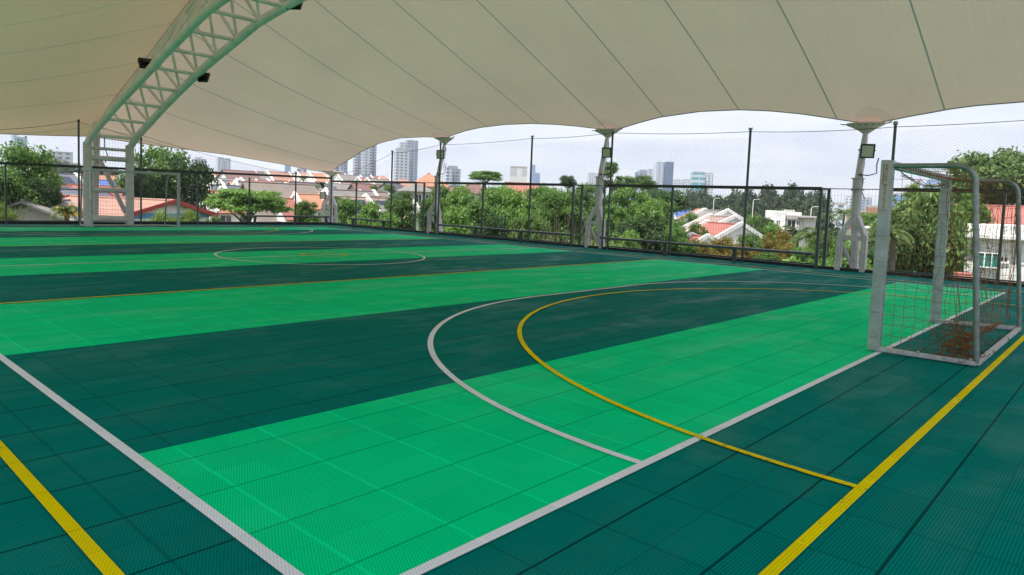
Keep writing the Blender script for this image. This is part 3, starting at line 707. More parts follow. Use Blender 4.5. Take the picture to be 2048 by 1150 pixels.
# ---- building materials
def tile_mat(name, c):
    m = bpy.data.materials.new(name); m.use_nodes = True; t = m.node_tree; b = t.nodes['Principled BSDF']; x = X(t)
    tc_ = N(t, 'ShaderNodeTexCoord'); s = N(t, 'ShaderNodeSeparateXYZ'); LK(t, tc_.outputs['Object'], s.inputs[0])
    n1 = N(t, 'ShaderNodeTexNoise', ins={'Scale': .5, 'Detail': 6.0, 'Roughness': .7}); LK(t, tc_.outputs['Object'], n1.inputs['Vector'])
    row = x.band(s.outputs[2], 0, .24, .07); colm = x.band(s.outputs[0], 0, .36, .07)
    v = x.m('ADD', x.m('MULTIPLY', n1.outputs[0], .7), .62); v = x.m('SUBTRACT', v, x.m('MULTIPLY', x.m('MAXIMUM', row, colm), .22))
    a = N(t, 'ShaderNodeVectorMath', operation='SCALE'); a.inputs[0].default_value = c; LK(t, v, a.inputs['Scale']); LK(t, a.outputs[0], b.inputs['Base Color'])
    b.inputs['Roughness'].default_value = .75; return m
RC = {'orange': (0.4, 0.19, 0.115), 'red': (0.33, 0.115, 0.09), 'maroon': (0.18, 0.095, 0.085), 'grey': (.21, .195, .185), 'brown': (0.215, 0.18, 0.155), 'pink': (0.29, 0.2, 0.17),
      'dark': (.085, .085, .10), 'salmon': (0.37, 0.2, 0.15), 'slate': (.14, .15, .19), 'blue': (.07, .14, .40)}
for k, c in RC.items(): M['r_'+k] = tile_mat('roof_tile_'+k, c)
M['wall_white'] = mat('wall_white', (.78, .77, .75), .8, noise=.22, nscale=.9)
M['wall_cream'] = mat('wall_cream', (.55, .50, .38), .8, noise=.13, nscale=.7)
M['wall_grey'] = mat('wall_grey', (.38, .37, .36), .85, noise=.16, nscale=.6)
M['wall_orange'] = mat('wall_orange', (.52, .30, .12), .8, noise=.1, nscale=.7)
M['wall_red'] = mat('wall_red', (.35, .06, .07), .8, noise=.1, nscale=.7)
M['wall_shed'] = mat('wall_shed', (.36, .34, .29), .85, noise=.2, nscale=1.2)
M['wall_blue'] = mat('wall_blue', (.15, .35, .62), .7, noise=.1, nscale=1)
M['trim'] = mat('white_trim', (.82, .81, .79), .7, noise=.08, nscale=2)
M['glassd'] = mat('window_glass', (.03, .04, .05), .12, spec=.8)
M['glassg'] = mat('window_glass_green', (.03, .20, .18), .15, spec=.8)
M['solar'] = mat('solar_panel', (.018, .025, .055), .15, spec=.7)
M['barge'] = mat('barge_board', (.40, .05, .04), .6)
M['yellow'] = mat('yellow_sheet', (.70, .45, .02), .6)
def face_frame(P):
    a = math.atan2(P.y-CAM.y, P.x-CAM.x); return a-math.pi/2      # local +y runs away from the viewer, +x to the right
def house(px, py, d, W, D, rise, yaw, roofm, wallm, label, kind='gable', group=None, win=3, parapet=False, solar=0, name='house', over=.45, wallh=None, barge=False, cat='house', door=False, storeys=2):
    P = at(px, py, d); rz = face_frame(P)+R(yaw); g0 = terrain(P.x, P.y)-.4; eave = P.z-rise; base = min(g0, eave-2.6)
    t = thing(name, label, cat, (P.x, P.y, base), rz, group); E = eave-base; H = P.z-base
    b = MB(); x0, x1, y0, y1 = -W/2, W/2, -D/2, D/2
    if kind == 'hip': b.box((x0, y0, 0), (x1, y1, E))
    else:
        v = [(x0, y0, 0), (x1, y0, 0), (x1, y1, 0), (x0, y1, 0), (x0, y0, E), (x1, y0, E), (x1, y1, E), (x0, y1, E), (x0, 0, H-.12), (x1, 0, H-.12)]
        b.add(v, [(3, 2, 1, 0), (0, 1, 5, 4), (2, 3, 7, 6), (1, 2, 6, 9, 5), (3, 0, 4, 8, 7)])
    b.obj('wall', M[wallm], t)
    k = rise/(D/2); ov = over; r = MB(); th = .16
    if kind == 'hip':
        hx = max(.2, W/2-D/2*.9); X_, Y_ = W/2+ov, D/2+ov; ze = E-ov*k
        v = [(-X_, -Y_, ze), (X_, -Y_, ze), (X_, Y_, ze), (-X_, Y_, ze), (-hx, 0, H), (hx, 0, H)]; v2 = [(a, b_, c-th) for a, b_, c in v[:4]]
        r.add(v+v2, [(0, 1, 5, 4), (1, 2, 5), (2, 3, 4, 5), (3, 0, 4), (1, 0, 6, 7), (2, 1, 7, 8), (3, 2, 8, 9), (0, 3, 9, 6), (9, 8, 7, 6)])
    else:
        X_ = W/2+(0 if parapet else ov); Y_ = D/2+ov; ze = E-ov*k
        v = [(-X_, -Y_, ze), (X_, -Y_, ze), (X_, 0, H), (-X_, 0, H), (X_, Y_, ze), (-X_, Y_, ze)]; v2 = [(a, b_, c-th) for a, b_, c in v]
        r.add(v+v2, [(0, 1, 2, 3), (3, 2, 4, 5), (7, 6, 9, 8), (8, 9, 11, 10), (0, 6, 7, 1), (4, 10, 11, 5), (1, 7, 8, 2), (2, 8, 10, 4), (3, 9, 6, 0), (5, 11, 9, 3)])
    ro = r.obj('roof', M[roofm], t)
    rc = MB(); hh = hx if kind == 'hip' else X_; rc.tube([(-hh, 0, H+.02), (hh, 0, H+.02)], .10, 6); rc.obj('ridge_cap', M[roofm], ro)
    if parapet:
        for s in (-1, 1):
            p = MB(); xx = s*W/2
            for sy in (-1, 1): p.bar((xx, sy*(D/2+ov), ze+.12), (xx, 0, H+.14), .26, .42)
            p.obj('parapet', M['trim'], t)
    if barge:
        for s in (-1, 1):
            p = MB()
            for sy in (-1, 1): p.bar((s*(X_+.03), sy*Y_, ze-.02), (s*(X_+.03), 0, H-.02), .06, .30)
            p.obj('barge_board', M['barge'], ro)
    for sgn in range(solar):
        p = MB(); yy0, yy1 = -.85*D/2, -.18*D/2; f_ = lambda y: H+k*y+.12
        xa = x0+W*(.15+.4*sgn); xb = xa+W*(.34 if solar > 1 else .62)
        p.add([(xa, yy0, f_(yy0)), (xb, yy0, f_(yy0)), (xb, yy1, f_(yy1)), (xa, yy1, f_(yy1)), (xa, yy0, f_(yy0)-.06), (xb, yy0, f_(yy0)-.06), (xb, yy1, f_(yy1)-.06), (xa, yy1, f_(yy1)-.06)], [(0, 1, 2, 3), (0, 4, 5, 1), (1, 5, 6, 2), (3, 2, 6, 7), (0, 3, 7, 4)]); p.obj('solar_panel', M['solar'], ro)
    def window(cx, cz, ww, wh, side):
        f_ = MB(); fr_ = .07
        def q(a, z, dd): return (a, y0-dd, z) if side == 'f' else ((x0-dd, a, z) if side == 'l' else (x1+dd, a, z))
        def slab(a0, a1, z0, z1, d0, d1, mb):
            p0, p1 = q(a0, z0, d0), q(a1, z1, d1); mb.box(tuple(min(i, j) for i, j in zip(p0, p1)), tuple(max(i, j) for i, j in zip(p0, p1)))
        slab(cx-ww/2-fr_, cx+ww/2+fr_, cz+wh/2, cz+wh/2+fr_, .002, .07, f_); slab(cx-ww/2-fr_, cx+ww/2+fr_, cz-wh/2-fr_, cz-wh/2, .002, .10, f_)
        slab(cx-ww/2-fr_, cx-ww/2, cz-wh/2, cz+wh/2, .002, .07, f_); slab(cx+ww/2, cx+ww/2+fr_, cz-wh/2, cz+wh/2, .002, .07, f_); slab(cx-.03, cx+.03, cz-wh/2, cz+wh/2, .002, .05, f_)
        o = f_.obj('window', M['trim'], t); p = MB(); slab(cx-ww/2, cx+ww/2, cz-wh/2, cz+wh/2, .003, .02, p); p.obj('pane', M['glassd'], o)
    for i in range(win):
        cx = x0+W*(i+.5)/win
        for st in range(storeys):
            z = E-1.25-st*2.9
            if z > .6: window(cx, z, min(1.5, W/win*.55), 1.15, 'f')
    side = 'l' if yaw > 0 else 'r'
    if abs(yaw) > 8 and win: window(0, E-1.2, 1.3, 1.1, side)
    return t
# ---- the terraces up the hill (photo column, ridge row, distance, width, depth, rise, yaw, roof, wall)
TOP = 'terrace roofs along the top of the hill'
H_ = house
H_(438, 344, 262, 6.5, 9, 2.6, 28, 'r_orange', 'wall_white', 'orange roofed terrace house just right of the banyan under twin towers', group=TOP, parapet=True, win=2)
H_(478, 341, 215, 9.0, 9, 2.6, 24, 'r_maroon', 'wall_white', 'wide maroon roofed house on the skyline right of the far white tower', group=TOP, parapet=False, win=2)
H_(515, 346, 235, 6.5, 9, 2.5, 26, 'r_grey', 'wall_white', 'pale grey roofed terrace house between two maroon roofs on the skyline', group=TOP, parapet=True, win=2)
H_(530, 344, 262, 7.5, 9, 2.5, 26, 'r_maroon', 'wall_white', 'second maroon roofed house along the skyline row', group=TOP, parapet=True, win=2)
H_(556, 344, 255, 8.0, 9, 2.6, 26, 'r_salmon', 'wall_white', 'salmon roofed white house on the skyline left of the corner mast', group=TOP, parapet=True, win=3)
H_(588, 347, 262, 7.0, 9, 2.5, 26, 'r_pink', 'wall_cream', 'pinkish grey roof on the skyline just left of the short ball pole', group=TOP, parapet=True, win=2)
H_(613, 346, 258, 7.0, 9, 2.6, 26, 'r_salmon', 'wall_white', 'salmon roofed house with white gable right of the short ball pole', group=TOP, parapet=True, win=2)
H_(636, 347, 250, 6.5, 9, 2.6, 26, 'r_orange', 'wall_white', 'bright orange roof directly left of the corner mast top', group=TOP, parapet=True, win=2)
H_(672, 347, 250, 6.5, 9, 2.6, 26, 'r_salmon', 'wall_white', 'salmon roofed house directly right of the corner mast top', group=TOP, parapet=True, win=2)
H_(697, 350, 228, 8.0, 9, 2.4, 26, 'r_grey', 'wall_white', 'long light grey roof below the left dark tower block', group=TOP, parapet=True, win=2)
H_(722, 350, 240, 7.0, 9, 2.5, 26, 'r_slate', 'wall_white', 'slate grey roof with white gable below the twin shaft tower', group=TOP, parapet=True, win=2)
H_(738, 352, 275, 8.0, 9, 2.4, 26, 'r_red', 'wall_white', 'red roof behind the slate roof below the twin shaft tower', group=TOP, parapet=False, win=2)
H_(737, 356, 205, 6.5, 8, 2.4, 26, 'r_red', 'wall_cream', 'bright red roof in front of the palm top left of the ball pole', group=TOP, parapet=True, win=3)
H_(757, 358, 200, 7.0, 8, 2.4, 26, 'r_grey', 'wall_cream', 'grey roofed house crossed by the net pole near the far corner', group=TOP, parapet=True, win=3)
H_(766, 352, 250, 8.0, 8, 2.2, 10, 'r_orange', 'wall_white', 'orange hipped roof peeping just left of the white balcony tower', 'hip', group=TOP, win=2)
H_(806, 358, 230, 9.0, 8, 2.2, 10, 'r_salmon', 'wall_white', 'low salmon roof at the foot of the white balcony tower', 'hip', group=TOP, win=2)
MID = 'houses halfway up the hill'
H_(447, 357, 190, 7.0, 9, 2.2, 28, 'r_grey', 'wall_white', 'white house with long grey lean roof right of the banyan crown', group=MID, parapet=True, win=2)
H_(472, 362, 175, 8.0, 8, 2.2, 28, 'r_slate', 'wall_white', 'slate roofed white terrace house below the wide maroon roof', group=MID, parapet=True, win=3)
H_(508, 358, 185, 7.0, 8, 2.2, 28, 'r_grey', 'wall_white', 'white sided house with pale roof behind the fence rail mid hill', group=MID, parapet=True, win=2)
H_(490, 364, 165, 6.0, 7, 1.6, 14, 'r_orange', 'wall_orange', 'orange walled house with two dark windows left of the small palm', group=MID, win=3)
H_(522, 362, 172, 6.0, 7, 1.8, 14, 'r_red', 'wall_orange', 'red roofed orange house right beside the small hill palm', group=MID, win=2)
H_(545, 362, 180, 8.0, 8, 1.8, 18, 'r_orange', 'wall_white', 'orange roofed white house right of the small hill palm', group=MID, parapet=True, win=3)
H_(572, 364, 178, 8.0, 8, 1.8, 18, 'r_slate', 'wall_white', 'grey roofed white house above the big brown roofs', group=MID, parapet=True, win=3)
H_(600, 364, 165, 7.0, 8, 2.0, 18, 'r_red', 'wall_white', 'dark red roofed house with black windows beside the short ball pole', group=MID, win=2)
H_(622, 366, 150, 8.0, 7, 2.0, 18, 'r_dark', 'wall_grey', 'dark blue grey house left of the corner mast pipe', group=MID, win=2)
H_(686, 368, 165, 8.0, 8, 2.2, 24, 'r_grey', 'wall_white', 'white house with grey roof right of the corner mast floodlights', group=MID, parapet=True, win=2)
H_(712, 366, 170, 9.0, 8, 2.4, 24, 'r_pink', 'wall_white', 'pinkish roof and white gable above the fence post right of corner', group=MID, parapet=True, win=2)
H_(742, 369, 150, 8.0, 8, 2.2, 24, 'r_maroon', 'wall_cream', 'maroon roofed cream house left of the white gable with one window', group=MID, win=2)
H_(785, 366, 128, 5.0, 6.5, 2.2, 62, 'r_dark', 'wall_white', 'white gabled house with one square window and navy roof', group=MID, win=2)
H_(815, 372, 150, 8.0, 8, 2.0, 10, 'r_salmon', 'wall_cream', 'salmon roofed house left of the large orange roofed house', group=MID, win=3)
LOW = 'houses at the foot of the hill'
H_(424, 370, 130, 5.0, 7, 2.2, 30, 'r_red', 'wall_white', 'dark red hipped roof right of the banyan trunk', 'hip', group=LOW, win=2)
H_(450, 371, 112, 6.0, 8, 3.4, 34, 'r_slate', 'wall_white', 'white gabled house with a large blue black solar roof', group=LOW, parapet=True, solar=1, win=2)
H_(478, 372, 108, 5.0, 7, 2.8, 30, 'r_slate', 'wall_white', 'narrow grey roof with skylights left of the brown roofs', group=LOW, parapet=True, solar=1, win=1)
H_(408, 391, 100, 5.0, 6, 1.9, 26, 'r_orange', 'wall_white', 'low orange roof at the right edge of the banyan', group=LOW, parapet=True, win=2)
H_(440, 382, 98, 5.5, 7, 2.4, 32, 'r_orange', 'wall_white', 'orange roof with white stepped gables above the round umbrella tree', group=LOW, parapet=True, solar=1, win=2)
H_(522, 366, 112, 8.0, 11, 4.6, 26, 'r_brown', 'wall_white', 'broad grey brown roof behind the top of the umbrella tree', group=LOW, parapet=True, win=3)
H_(560, 367, 98, 9.0, 12, 5.2, 22, 'r_brown', 'wall_white', 'largest brown tiled roof left of the short ball pole', group=LOW, parapet=False, win=3)
H_(605, 380, 110, 6.0, 8, 2.6, 28, 'r_grey', 'wall_white', 'grey roof right of the short ball pole above the orange one', group=LOW, parapet=True, win=2)
H_(622, 372, 128, 9.0, 8, 3.0, 26, 'r_slate', 'wall_white', 'bluish slate roof behind the corner mast floodlights', group=LOW, win=2)
H_(616, 389, 92, 3.4, 5, 1.5, 20, 'r_orange', 'wall_white', 'vivid orange tiled roof left of the corner mast fork', group=LOW, parapet=True, win=2)
H_(588, 398, 92, 3.6, 6, 2.2, 22, 'r_red', 'wall_white', 'small red roof slice crossed by the short ball pole', group=LOW, win=1)
H_(670, 381, 105, 8.0, 8, 3.4, 26, 'r_pink', 'wall_white', 'dusky pink roof right of the corner mast above the hedge', group=LOW, parapet=True, win=2)
H_(700, 381, 100, 7.5, 9, 3.4, 28, 'r_grey', 'wall_white', 'grey roof with white stepped gable above the hedge', group=LOW, parapet=True, win=2)
H_(720, 383, 105, 8.0, 8, 2.8, 22, 'r_brown', 'wall_white', 'brown roof behind the tall fence post right of corner', group=LOW, win=2)
H_(728, 395, 90, 9.0, 7, 2.4, 18, 'r_pink', 'wall_white', 'pink tiled roof with two skylights over the hedge', group=LOW, solar=2, win=3)
H_(775, 394, 92, 6.5, 7, 1.8, 30, 'r_grey', 'wall_white', 'white walled flat gabled house left of the dark hedge tree', group=LOW, parapet=True, win=1)
# left of the truss
H_(110, 347, 128, 6.5, 9, 3.0, 34, 'r_slate', 'wall_white', 'white house with dark solar roof between left tree and net pole', group='houses left of the truss', solar=1, parapet=True, win=2)
H_(146, 355, 130, 5.5, 8, 2.4, 34, 'r_dark', 'wall_white', 'dark panelled roof immediately left of the dark net pole', group='houses left of the truss', solar=1, parapet=True, win=2)
H_(140, 350, 160, 8, 8, 2.4, 24, 'r_orange', 'wall_white', 'orange roof above the dark panelled roof left of net pole', group='houses left of the truss', win=2)
H_(122, 374, 104, 9.0, 8, 2.6, 8, 'r_brown', 'wall_cream', 'brown hipped roof house with cream wall above the coconut palm', 'hip', group='houses left of the truss', win=3)
H_(106, 371, 115, 4.0, 6, 1.6, 24, 'r_red', 'wall_white', 'little red roof under the white solar house', group='houses left of the truss', win=1)
H_(160, 379, 80, 6.0, 7.5, 2.4, 52, 'r_slate', 'wall_white', 'blue grey roof with orange edge behind the dark net pole', group='houses left of the truss', barge=True, win=2)
H_(192, 350, 190, 8.0, 8, 2.2, 12, 'r_orange', 'wall_white', 'small orange roof seen between the truss legs', group='houses seen through the truss legs', win=2)
H_(190, 360, 150, 6.0, 7, 2.0, 12, 'r_blue', 'wall_white', 'bright blue roof seen between the truss legs', group='houses seen through the truss legs', win=1)
H_(186, 371, 120, 7.0, 7, 2.0, 12, 'r_red', 'wall_grey', 'dark red roof with carport seen between the truss legs', group='houses seen through the truss legs', win=1)
H_(94, 401, 58, 5.5, 7.5, 1.5, 64, 'r_grey', 'wall_shed', 'grey boarded shed with grey roof beside the coconut palm', 'gable', win=0, name='shed', cat='shed')
# community hall with long salmon roof and blue banded gable
hall = H_(243, 397, 60, 8.9, 8.4, .98, -45, 'r_salmon', 'wall_white', 'long hall with salmon roof and blue banded white gable behind the far goal', barge=True, win=2, name='hall', cat='hall')
hw = [c_ for c_ in hall.children if c_.name.startswith('wall')][0]; he = max(v.co.z for v in hw.data.vertices)+.12-.98
b = MB(); b.box((4.455, -4.15, he-.30), (4.50, 4.15, he+.05)); b.box((4.455, -4.15, he-3), (4.50, -3.4, he-.30)); b.obj('blue_band', M['wall_blue'], hall)
b = MB(); b.box((4.46, .6, he-1.9), (4.52, 3.0, he-.9)); b.obj('window', M['glassd'], hall)
M['stripe_blue'] = M['wall_blue']
# lower building parts beside the hall
b = MB(); t = thing('sign_board', 'yellow board behind the coconut palm beside the truss', 'board', tuple(at(160, 434, 56)), face_frame(at(160, 434, 56)))
b.box((-.75, -.05, -.5), (.75, .05, .35)); b.box((-.6, -.02, -5), (-.5, .02, -.5)); b.box((.5, -.02, -5), (.6, .02, -.5)); b.obj('board', M['yellow'], t)
# ---- big house with orange roofs on the right end of the hill
H_(858, 347, 116, 5.2, 6, 1.9, 12, 'r_orange', 'wall_cream', 'upper orange hipped roof of the large house behind the second mast', 'hip', win=3)
H_(832, 366, 108, 4.6, 5, 1.1, 10, 'r_grey', 'wall_cream', 'lower grey hipped roof of the large house left of the second mast', 'hip', win=3)
H_(900, 373, 110, 5.5, 6, 1.2, 10, 'r_maroon', 'wall_cream', 'maroon roof just right of the second mast pole above bamboo', 'hip', win=2)
H_(948, 366, 135, 7.5, 7, 1.8, 10, 'r_maroon', 'wall_white', 'maroon roofed house under the umbrella tree', 'hip', win=2)
H_(1010, 377, 120, 5.0, 6, 1.0, 30, 'r_slate', 'wall_white', 'small slate roofed house left of the red sheet roof', win=1)
H_(1043, 366, 118, 4.8, 7, 2.0, 4, 'r_red', 'wall_white', 'bright red sheet roof in front of the white billboard block', win=0)
# ---- white houses in the right hand valley
def flat_house(label, blocks, d, name='villa', cat='house', group=None, wins=(), win_m='glassd', wallm='wall_white', rz_off=0):
    """blocks: px0, px1, ytop, ybase(None=ground), extra distance, depth, material, part"""
    c = at((blocks[0][0]+blocks[0][1])/2, 430, d); rz = face_frame(c)+R(rz_off); t = thing(name, label, cat, (c.x, c.y, terrain(c.x, c.y)-.3), rz, group)
    inv = (Matrix.Translation(t.location) @ Matrix.Rotation(rz, 4, 'Z')).inverted()
    for (p0, p1, yt, yb, dd, dep, m_, part) in blocks:
        a = inv @ at(p0, yt, d+dd); e = inv @ at(p1, yt, d+dd); z0 = 0 if yb is None else (inv @ at((p0+p1)/2, yb, d+dd)).z
        z1 = max(a.z, e.z); y = (a.y+e.y)/2; b = MB(); b.box((a.x, y, z0), (e.x, y+dep, z1)); o = b.obj(part, M[m_], t, .03)
    for (p0, p1, ya, yb, dd) in wins:
        a = inv @ at(p0, ya, d+dd); e = inv @ at(p1, yb, d+dd); y = min(a.y, e.y)
        b = MB(); fr_ = .09; b.box((a.x-fr_, y-.08, a.z), (e.x+fr_, y-.005, a.z+fr_)); b.box((a.x-fr_, y-.12, e.z-fr_), (e.x+fr_, y-.005, e.z)); b.box((a.x-fr_, y-.08, e.z), (a.x, y-.005, a.z)); b.box((e.x, y-.08, e.z), (e.x+fr_, y-.005, a.z)); b.box(((a.x+e.x)/2-.04, y-.06, e.z), ((a.x+e.x)/2+.04, y-.005, a.z))
        o = b.obj('window', M['trim'], t); b = MB(); b.box((a.x, y-.03, e.z), (e.x, y-.006, a.z)); b.obj('pane', M[win_m], o)
    return t
GV = 'stepped white villas with red roofs'
H_(1432, 421, 100, 6.5, 8.5, 2.2, -62, 'r_grey', 'wall_white', 'rear white stepped villa with broad white sloping eaves', parapet=True, group=GV, win=1)
H_(1445, 433, 92, 6.5, 8.5, 2.0, -62, 'r_pink', 'wall_white', 'middle white stepped villa behind the red roof', parapet=True, group=GV, win=1)
H_(1448, 447, 80, 6.8, 8.5, 2.3, -58, 'r_red', 'wall_white', 'front white stepped villa with faded red tiled roof', parapet=True, group=GV, win=1)
H_(1400, 472, 74, 3.0, 4.5, 1.3, -58, 'r_red', 'wall_white', 'small red and white porch roof in front of the stepped villa', parapet=True, group=GV, win=0)
flat_house('white flat roofed modern villa with dark glazed bay in the right valley', [(1531, 1572, 422, None, 0, 8, 'wall_white', 'wall'), (1572, 1604, 425, None, 1.5, 7, 'wall_white', 'wall'), (1600, 1632, 436, None, 2, 6, 'wall_white', 'wall'), (1570, 1602, 431, 439, 1.2, .5, 'wall_grey', 'canopy'), (1596, 1634, 433, 436, .5, 7, 'wall_grey', 'roof_slab'), (1568, 1590, 420, 424, 3, 3, 'wall_grey', 'roof_tank')], 105,
           wins=[(1536, 1547, 440, 449, 0), (1554, 1559, 441, 452, 0), (1576, 1590, 440, 455, 1.5), (1594, 1599, 441, 452, 1.5)])
flat_house('small white two storey house behind the near goal mast', [(1728, 1757, 458, None, 0, 6, 'wall_white', 'wall'), (1724, 1758, 455, 458, -.4, 7, 'wall_white', 'roof_slab')], 75, wins=[(1736, 1741, 466, 482, 0), (1747, 1752, 466, 480, 0)])
H_(1403, 418, 125, 7, 6, 1.6, 10, 'r_orange', 'wall_red', 'orange roofed red house above the stepped white villas', 'hip', win=2)
H_(1366, 421, 130, 5, 6, 1.6, 20, 'r_blue', 'wall_white', 'white house with blue roof right of the fence post', parapet=True, win=1)
rb = flat_house('large white building with parapet and green curtained window at the right edge', [(1932, 2110, 478, None, 0, 14, 'wall_white', 'wall'), (1926, 2116, 455, 478, -.35, 14.6, 'wall_white', 'parapet_band'), (1928, 2114, 476, 480, -.5, .4, 'trim', 'cornice')], 46,
           wins=[(2003, 2014, 514, 524, 0), (2040, 2052, 516, 526, 0)], rz_off=-4)
c0 = at(1972, 520, 45.75); inv = Matrix.Translation(c0) @ Matrix.Rotation(face_frame(c0)-R(4), 4, 'Z')
b = MB(); b.box((-.62, -.06, -.42), (.62, .02, -.36)); b.box((-.62, -.06, .36), (.62, .02, .42)); b.box((-.62, -.06, -.36), (-.56, .02, .36)); b.box((.56, -.06, -.36), (.62, .02, .36)); b.box((-.1, -.06, -.36), (-.04, .02, .36)); b.box((.24, -.06, -.36), (.28, .02, .36))
b.xf(rb.matrix_basis.inverted() @ inv); o = b.obj('window', M['trim'], rb); b = MB(); b.box((-.56, -.01, -.36), (.56, .01, .36)); b.xf(rb.matrix_basis.inverted() @ inv); b.obj('curtained_pane', M['glassg'], o)
H_(2045, 414, 68, 11, 9, 1.7, 0, 'r_red', 'wall_red', 'wide crimson sheet roof behind the white building at the right edge', win=0, wallh=None, over=1.0)
H_(1926, 549, 42, .5, .9, .25, 0, 'r_red', 'wall_white', 'little red roof corner left of the white right edge building', win=0, over=.15)

# ---- distant apartment towers
def facade_mat(name, wall, glass, fw, fh, ww, wh, fin=None):
    m = bpy.data.materials.new(name); m.use_nodes = True; t = m.node_tree; b = t.nodes['Principled BSDF']; x = X(t)
    tc_ = N(t, 'ShaderNodeTexCoord'); s = N(t, 'ShaderNodeSeparateXYZ'); LK(t, tc_.outputs['Object'], s.inputs[0])
    nn = N(t, 'ShaderNodeSeparateXYZ'); LK(t, tc_.outputs['Normal'], nn.inputs[0])
    u = x.m('ADD', x.m('MULTIPLY', s.outputs[0], x.m('ABSOLUTE', nn.outputs[1])), x.m('MULTIPLY', s.outputs[1], x.m('ABSOLUTE', nn.outputs[0])))
    a = x.band(u, fw*.5, fw, ww); c = x.band(s.outputs[2], fh*.5, fh, wh); k = x.m('MULTIPLY', a, c)
    k = x.m('MULTIPLY', k, x.m('LESS_THAN', x.m('ABSOLUTE', nn.outputs[2]), .5))
    cl = x.mixc(k, wall, glass)
    if fin: cl = x.mixc(x.band(u, 0, fw*fin[0], fin[1]), cl, fin[2])
    LK(t, cl, b.inputs['Base Color']); b.inputs['Roughness'].default_value = .55; return m
M['f_white'] = facade_mat('facade_white', (0.57, 0.6, 0.68), (0.12, 0.15, 0.22), 5.0, 3.4, 2.6, 1.7)  # blue distance haze is put into several of these wall colours
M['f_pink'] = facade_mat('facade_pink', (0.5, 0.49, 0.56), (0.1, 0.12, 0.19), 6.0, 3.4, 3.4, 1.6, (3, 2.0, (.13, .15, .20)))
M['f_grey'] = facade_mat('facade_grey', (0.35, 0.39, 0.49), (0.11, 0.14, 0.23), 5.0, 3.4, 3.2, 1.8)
M['f_shaded'] = facade_mat('facade_shaded', (0.1, 0.15, 0.3), (0.05, 0.09, 0.2), 4.0, 3.4, 2.8, 1.8)  # shaded side of a tower put into a dark blue wall colour
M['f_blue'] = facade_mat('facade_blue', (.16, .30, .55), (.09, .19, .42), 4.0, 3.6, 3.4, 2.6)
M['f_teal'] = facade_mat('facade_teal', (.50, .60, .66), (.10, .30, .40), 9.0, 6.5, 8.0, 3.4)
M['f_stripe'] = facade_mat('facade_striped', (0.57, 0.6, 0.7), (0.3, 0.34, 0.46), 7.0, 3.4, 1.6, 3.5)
M['f_glass'] = facade_mat('facade_glass', (.28, .42, .52), (.16, .30, .42), 30, 4.0, 30, 2.2)
M['f_pale'] = facade_mat('facade_pale', (.66, .66, .66), (.50, .50, .52), 9, 12, 6, 8)
def tower(label, d, blocks, rz=0, group=None, name='tower_block', cat='tower', base=None):
    """blocks: px0, px1, ytop, material, part, extra distance, depth factor"""
    c = at((blocks[0][0]+blocks[0][1])/2, 380, d); gz = terrain(c.x, c.y)-3; rot = face_frame(c)+R(rz)
    t = thing(name, label, cat, (c.x, c.y, gz), rot, group); s = d/F
    for (p0, p1, yt, m_, part, dd, k) in blocks:
        wd = (p1-p0)*s*1.02; dep = wd*k; wd = wd/(math.cos(R(rz))+k*abs(math.sin(R(rz)))); dep = wd*k
        q = at((p0+p1)/2, yt, d+dd); v = Matrix.Rotation(-rot, 3, 'Z') @ (q-t.location)
        b = MB(); b.box((v.x-wd/2, v.y-dep/2, 0), (v.x+wd/2, v.y+dep/2, v.z)); b.obj(part, M[m_], t)
        r = MB(); r.box((v.x-wd*.28, v.y-dep*.28, v.z+.02), (v.x+wd*.2, v.y+dep*.2, v.z+wd*.10)); r.box((v.x-wd*.5, v.y-dep*.5, v.z+.01), (v.x+wd*.5, v.y-dep*.45, v.z+1.2)); r.obj('roof_plant', M['wall_grey'], t)
    return t
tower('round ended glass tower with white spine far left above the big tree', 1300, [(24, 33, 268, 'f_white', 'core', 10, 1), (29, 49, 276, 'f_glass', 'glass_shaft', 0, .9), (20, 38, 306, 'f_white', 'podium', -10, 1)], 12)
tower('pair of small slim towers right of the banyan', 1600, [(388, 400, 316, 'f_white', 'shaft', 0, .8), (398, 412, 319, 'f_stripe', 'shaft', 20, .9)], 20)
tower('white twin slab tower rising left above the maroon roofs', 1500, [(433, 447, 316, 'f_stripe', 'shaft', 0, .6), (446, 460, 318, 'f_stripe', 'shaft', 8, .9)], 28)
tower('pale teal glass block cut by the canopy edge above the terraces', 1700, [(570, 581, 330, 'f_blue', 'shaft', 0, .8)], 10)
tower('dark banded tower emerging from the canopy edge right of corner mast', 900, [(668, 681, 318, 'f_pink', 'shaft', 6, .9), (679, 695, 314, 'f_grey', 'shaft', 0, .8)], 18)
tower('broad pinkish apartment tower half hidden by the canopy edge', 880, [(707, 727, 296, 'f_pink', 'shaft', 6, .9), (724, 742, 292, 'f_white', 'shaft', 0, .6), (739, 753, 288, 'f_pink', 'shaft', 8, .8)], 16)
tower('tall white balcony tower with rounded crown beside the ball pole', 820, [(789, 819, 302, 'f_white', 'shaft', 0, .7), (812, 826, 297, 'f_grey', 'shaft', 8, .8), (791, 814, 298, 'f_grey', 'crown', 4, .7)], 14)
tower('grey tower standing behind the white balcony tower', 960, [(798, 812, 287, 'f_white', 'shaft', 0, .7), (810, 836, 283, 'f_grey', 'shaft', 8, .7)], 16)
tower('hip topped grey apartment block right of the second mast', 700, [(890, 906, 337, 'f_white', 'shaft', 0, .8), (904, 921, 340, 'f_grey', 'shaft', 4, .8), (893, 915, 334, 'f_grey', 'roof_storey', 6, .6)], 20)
tower('plain white billboard block above the red sheet roof', 420, [(1021, 1054, 337, 'f_pale', 'shaft', 0, .35)], 0, name='billboard_block', cat='block')
